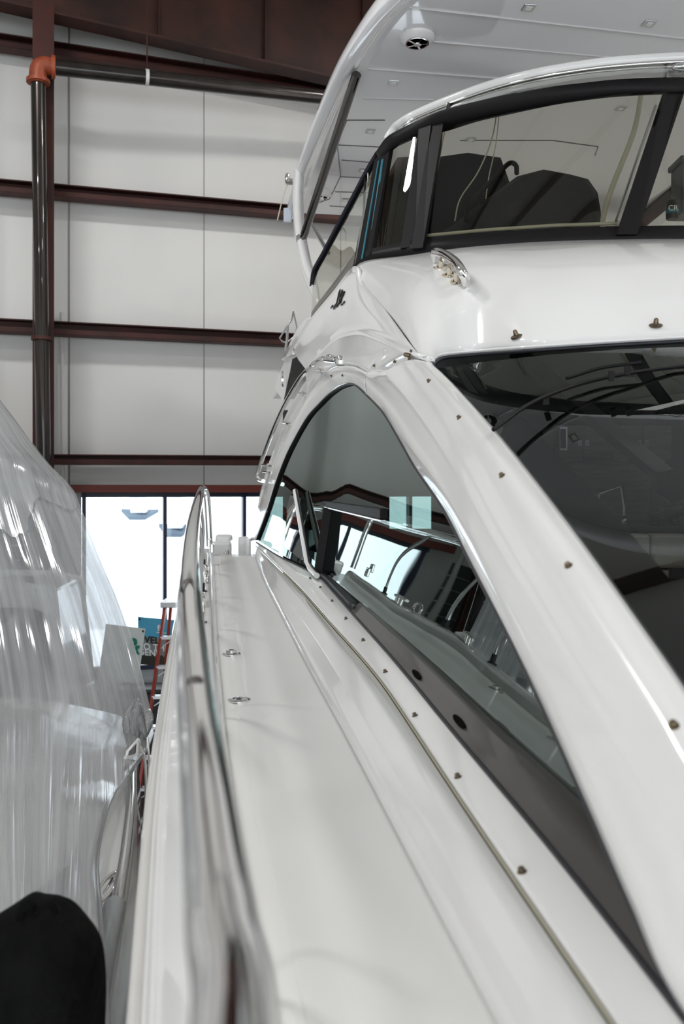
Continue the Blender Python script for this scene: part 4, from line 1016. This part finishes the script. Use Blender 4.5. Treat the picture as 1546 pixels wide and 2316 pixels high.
# ------------------------------------------------------------------ ladder and signs by the window
LD = 10.0
ld = empty('step_ladder', Vector((P(372, 1370, LD).x, LD, 0)))
def LP(px, py, dd=0): return P(px, py, LD+dd)
tl, bl = LP(373, 1376), LP(345, 1640); bl = tl+(bl-tl)*((tl.z)/(tl.z-bl.z))
tr_ = LP(425, 1376); br_ = LP(452, 1640); br_ = tr_+(br_-tr_)*((tr_.z)/(tr_.z-br_.z))
for a, b in ((tl, bl), (tr_, br_)):
    b = b+Vector((0, -.55, 0)); mk('side_rail', *bar(a, b, .03, .09, up=(0, 1, 0)), REDF, ld, smooth=False)
    a2 = a+Vector((.02, .25, 0)); b2 = b+Vector((.02, 1.05, 0)); mk('rear_rail', *bar(a2, b2, .03, .05, up=(0, 1, 0)), REDF, ld, smooth=False)
mk('top_cap', *bx((tl+tr_)/2+Vector((0, .1, .05)), (tr_-tl).length+.08, .36, .07), ALU, ld, smooth=False, bev=.008)
for k in range(8):
    f_ = (k+1)/9.; a = tl.lerp(bl, f_)+Vector((0, -.55*f_, 0)); b = tr_.lerp(br_, f_)+Vector((0, -.55*f_, 0))
    o = mk('step', *bar(a, b, .09, .03), ALU, ld, smooth=False)
    mk('step_brace', *bar(a+Vector((.02, 0, -.10)), a+Vector((.14, 0, -.015)), .02, .008), ALU, o, smooth=False)
for k in range(4):
    f_ = (k+1)/5.; a = tl.lerp(bl, f_)+Vector((.02, .25+.25*f_, 0)); b = tr_.lerp(br_, f_)+Vector((.02, .25+.25*f_, 0)); mk('rear_brace', *bar(a, b, .015, .03), ALU, ld, smooth=False)
tag(ld, 'tall red fibreglass step ladder with aluminium steps in front of the window', 'ladder')
def sign(name, tl_, tr2, bl_, d, lab, mtop):
    a, b, c = P(*tl_, d), P(*tr2, d), P(*bl_, d-.12)
    o = empty(name, (a.x, d, 0)); x = (b-a); y = (a-c)
    n = x.cross(y).normalized()
    pts = [c, c+x, b, a]
    mk('board', *prism(pts, n, .01), mtop, o, smooth=False); tag(o, lab, 'sign')
    return o, a, x.normalized(), (-y).normalized(), x.length, y.length, n
o, a, x, dn, w, h, n = sign('welcome_sign', (312, 1395), (422, 1405), (313, 1502), 10.6, 'blue and grey welcome sign board leaning below the window behind the ladder', SIGNB)
a = a-n*.0; F_ = -n if n.y > 0 else n
def on_s(u, v, e=.006): return a+x*u*w+dn*v*h+F_*(e+.010)
def quad(name, u0, v0, u1, v1, m, e=.004): mk(name, *prism([on_s(u0, v0, e), on_s(u1, v0, e), on_s(u1, v1, e), on_s(u0, v1, e)], F_, .003), m, o, smooth=False)
quad('grey_field', 0, .42, 1, .81, SIGNG); quad('dark_landscape', 0, .81, 1, 1, SIGND)
hl_ = []
for k in range(12): hl_.append(lathe(on_s(.05+k*.085, .81, .004), F_, [(.022, 0), (.022, .004)], 12))
mk('tree_line', *merge(*hl_), SIGND, o, smooth=False)
tx = dict(m=INK)
text_mesh('lettering', 'WEL', on_s(.04, .54, .012), x, -dn, .115, INK, o, .0002, .03)
text_mesh('lettering', 'TO THE', on_s(.0, .68, .012), x, -dn, .105, WHITE, o, .0002, .02)
text_mesh('lettering', 'GENE', on_s(.0, .80, .012), x, -dn, .105, WHITE, o, .0002, .02)
text_mesh('lettering', 'fi', on_s(.40, .26, .012), x, -dn, .10, WHITE, o, .0002, .02)
quad('logo_underline', .38, .29, .58, .305, WHITE, .006)
for u, v in ((.04, .05), (.96, .05)): mk('bolt', *lathe(on_s(u, v, .004), F_, [(.012, 0), (.012, .006)], 12), INK, o)
o, a, x, dn, w, h, n = sign('plain_sign', (240, 1411), (329, 1422), (222, 1535), 10.3, 'pale green white sign board with a green ampersand leaning in front of the blue sign', SIGNW)
F_ = -n if n.y > 0 else n
text_mesh('lettering', '&', on_s(.60, .46, .012), x, -dn, .24, TEALI, o, .0002, .03)
text_mesh('lettering', 'v', on_s(.68, .53, .012), x, -dn, .10, TEALI, o, .0002, .03)
mk('bolt', *lathe(on_s(.95, .05, .004), F_, [(.012, 0), (.012, .006)], 12), INK, o)
# black crates under the window
cr2 = empty('parts_bin', (P(365, 1560, 10.9).x, 10.9, 0))
c0 = P(385, 1560, 11.1)
mk('bin_shell', *bx((c0.x, 11.12, c0.z/2), 1.3, .4, c0.z), mat('black_crate', (.015, .015, .018), .5), cr2, smooth=False, bev=.02)
mk('bin_lid', *bx((c0.x, 11.12, c0.z+.02), 1.34, .42, .05), mat('dark_lid', (.03, .03, .035), .4), cr2, smooth=False, bev=.015)
tag(cr2, 'tall black storage cabinet below the window behind the ladder', 'cabinet')

# ------------------------------------------------------------------ lamps, sky, camera
k = 0
for x, y in ((-5.0, -4.5), (6.8, -4.5), (-4.6, 1.2), (6.8, 1.2), (-3.6, 6.0), (2.4, 8.4), (6.8, 6.5)):
    k += 1
    o = empty('pendant_lamp', (x, y, CEIL_Z-.55))
    mk('housing', *bx((x, y, CEIL_Z-.45), 1.3, .4, .1), ALU, o, smooth=False, bev=.01)
    mk('lamp_tube', *bx((x, y, CEIL_Z-.51), 1.2, .32, .02), LAMP, o, smooth=False)
    mk('chain', *bx((x, y, CEIL_Z-.215), .02, .02, .37), ALU, o, smooth=False)
    tag(o, 'rectangular high bay lamp hanging from the pale roof over the boats', 'lamp', 'high bay lamps under the roof')
    l = bpy.data.lights.new('lamp_light', 'AREA'); l.shape = 'RECTANGLE'; l.size = 1.2; l.size_y = .32; l.energy = 190; l.color = (1, .985, .965)
    lo = bpy.data.objects.new('lamp_light', l); COL.objects.link(lo); lo.location = (x, y, CEIL_Z-.54)
wld = bpy.data.worlds.new('overcast'); SC.world = wld; wld.use_nodes = True
bg = wld.node_tree.nodes['Background']; bg.inputs[0].default_value = (.90, .95, 1, 1); bg.inputs[1].default_value = 4.2
cam = bpy.data.cameras.new('camera'); co = bpy.data.objects.new('camera', cam); COL.objects.link(co)
co.location = (0, 0, EYE); co.rotation_euler = (math.pi/2, 0, 0)
cam.sensor_fit = 'VERTICAL'; cam.sensor_height = 36; cam.sensor_width = 24.03; cam.lens = F/2316*36
cam.shift_y = -(HY-1158)/2316*-1*-1 if False else (HY-1158)/2316*1.0
cam.clip_start = .02; cam.clip_end = 300
cam.dof.use_dof = True; cam.dof.focus_distance = 5.2; cam.dof.aperture_fstop = 2.8
SC.camera = co
SC.cycles.max_bounces = 14; SC.cycles.transparent_max_bounces = 24
SC.cycles.use_denoising = True
SC.view_settings.view_transform = 'Standard'; SC.view_settings.look = 'None'; SC.view_settings.gamma = 1; SC.view_settings.use_curve_mapping = False
SC.view_settings.exposure = -.27
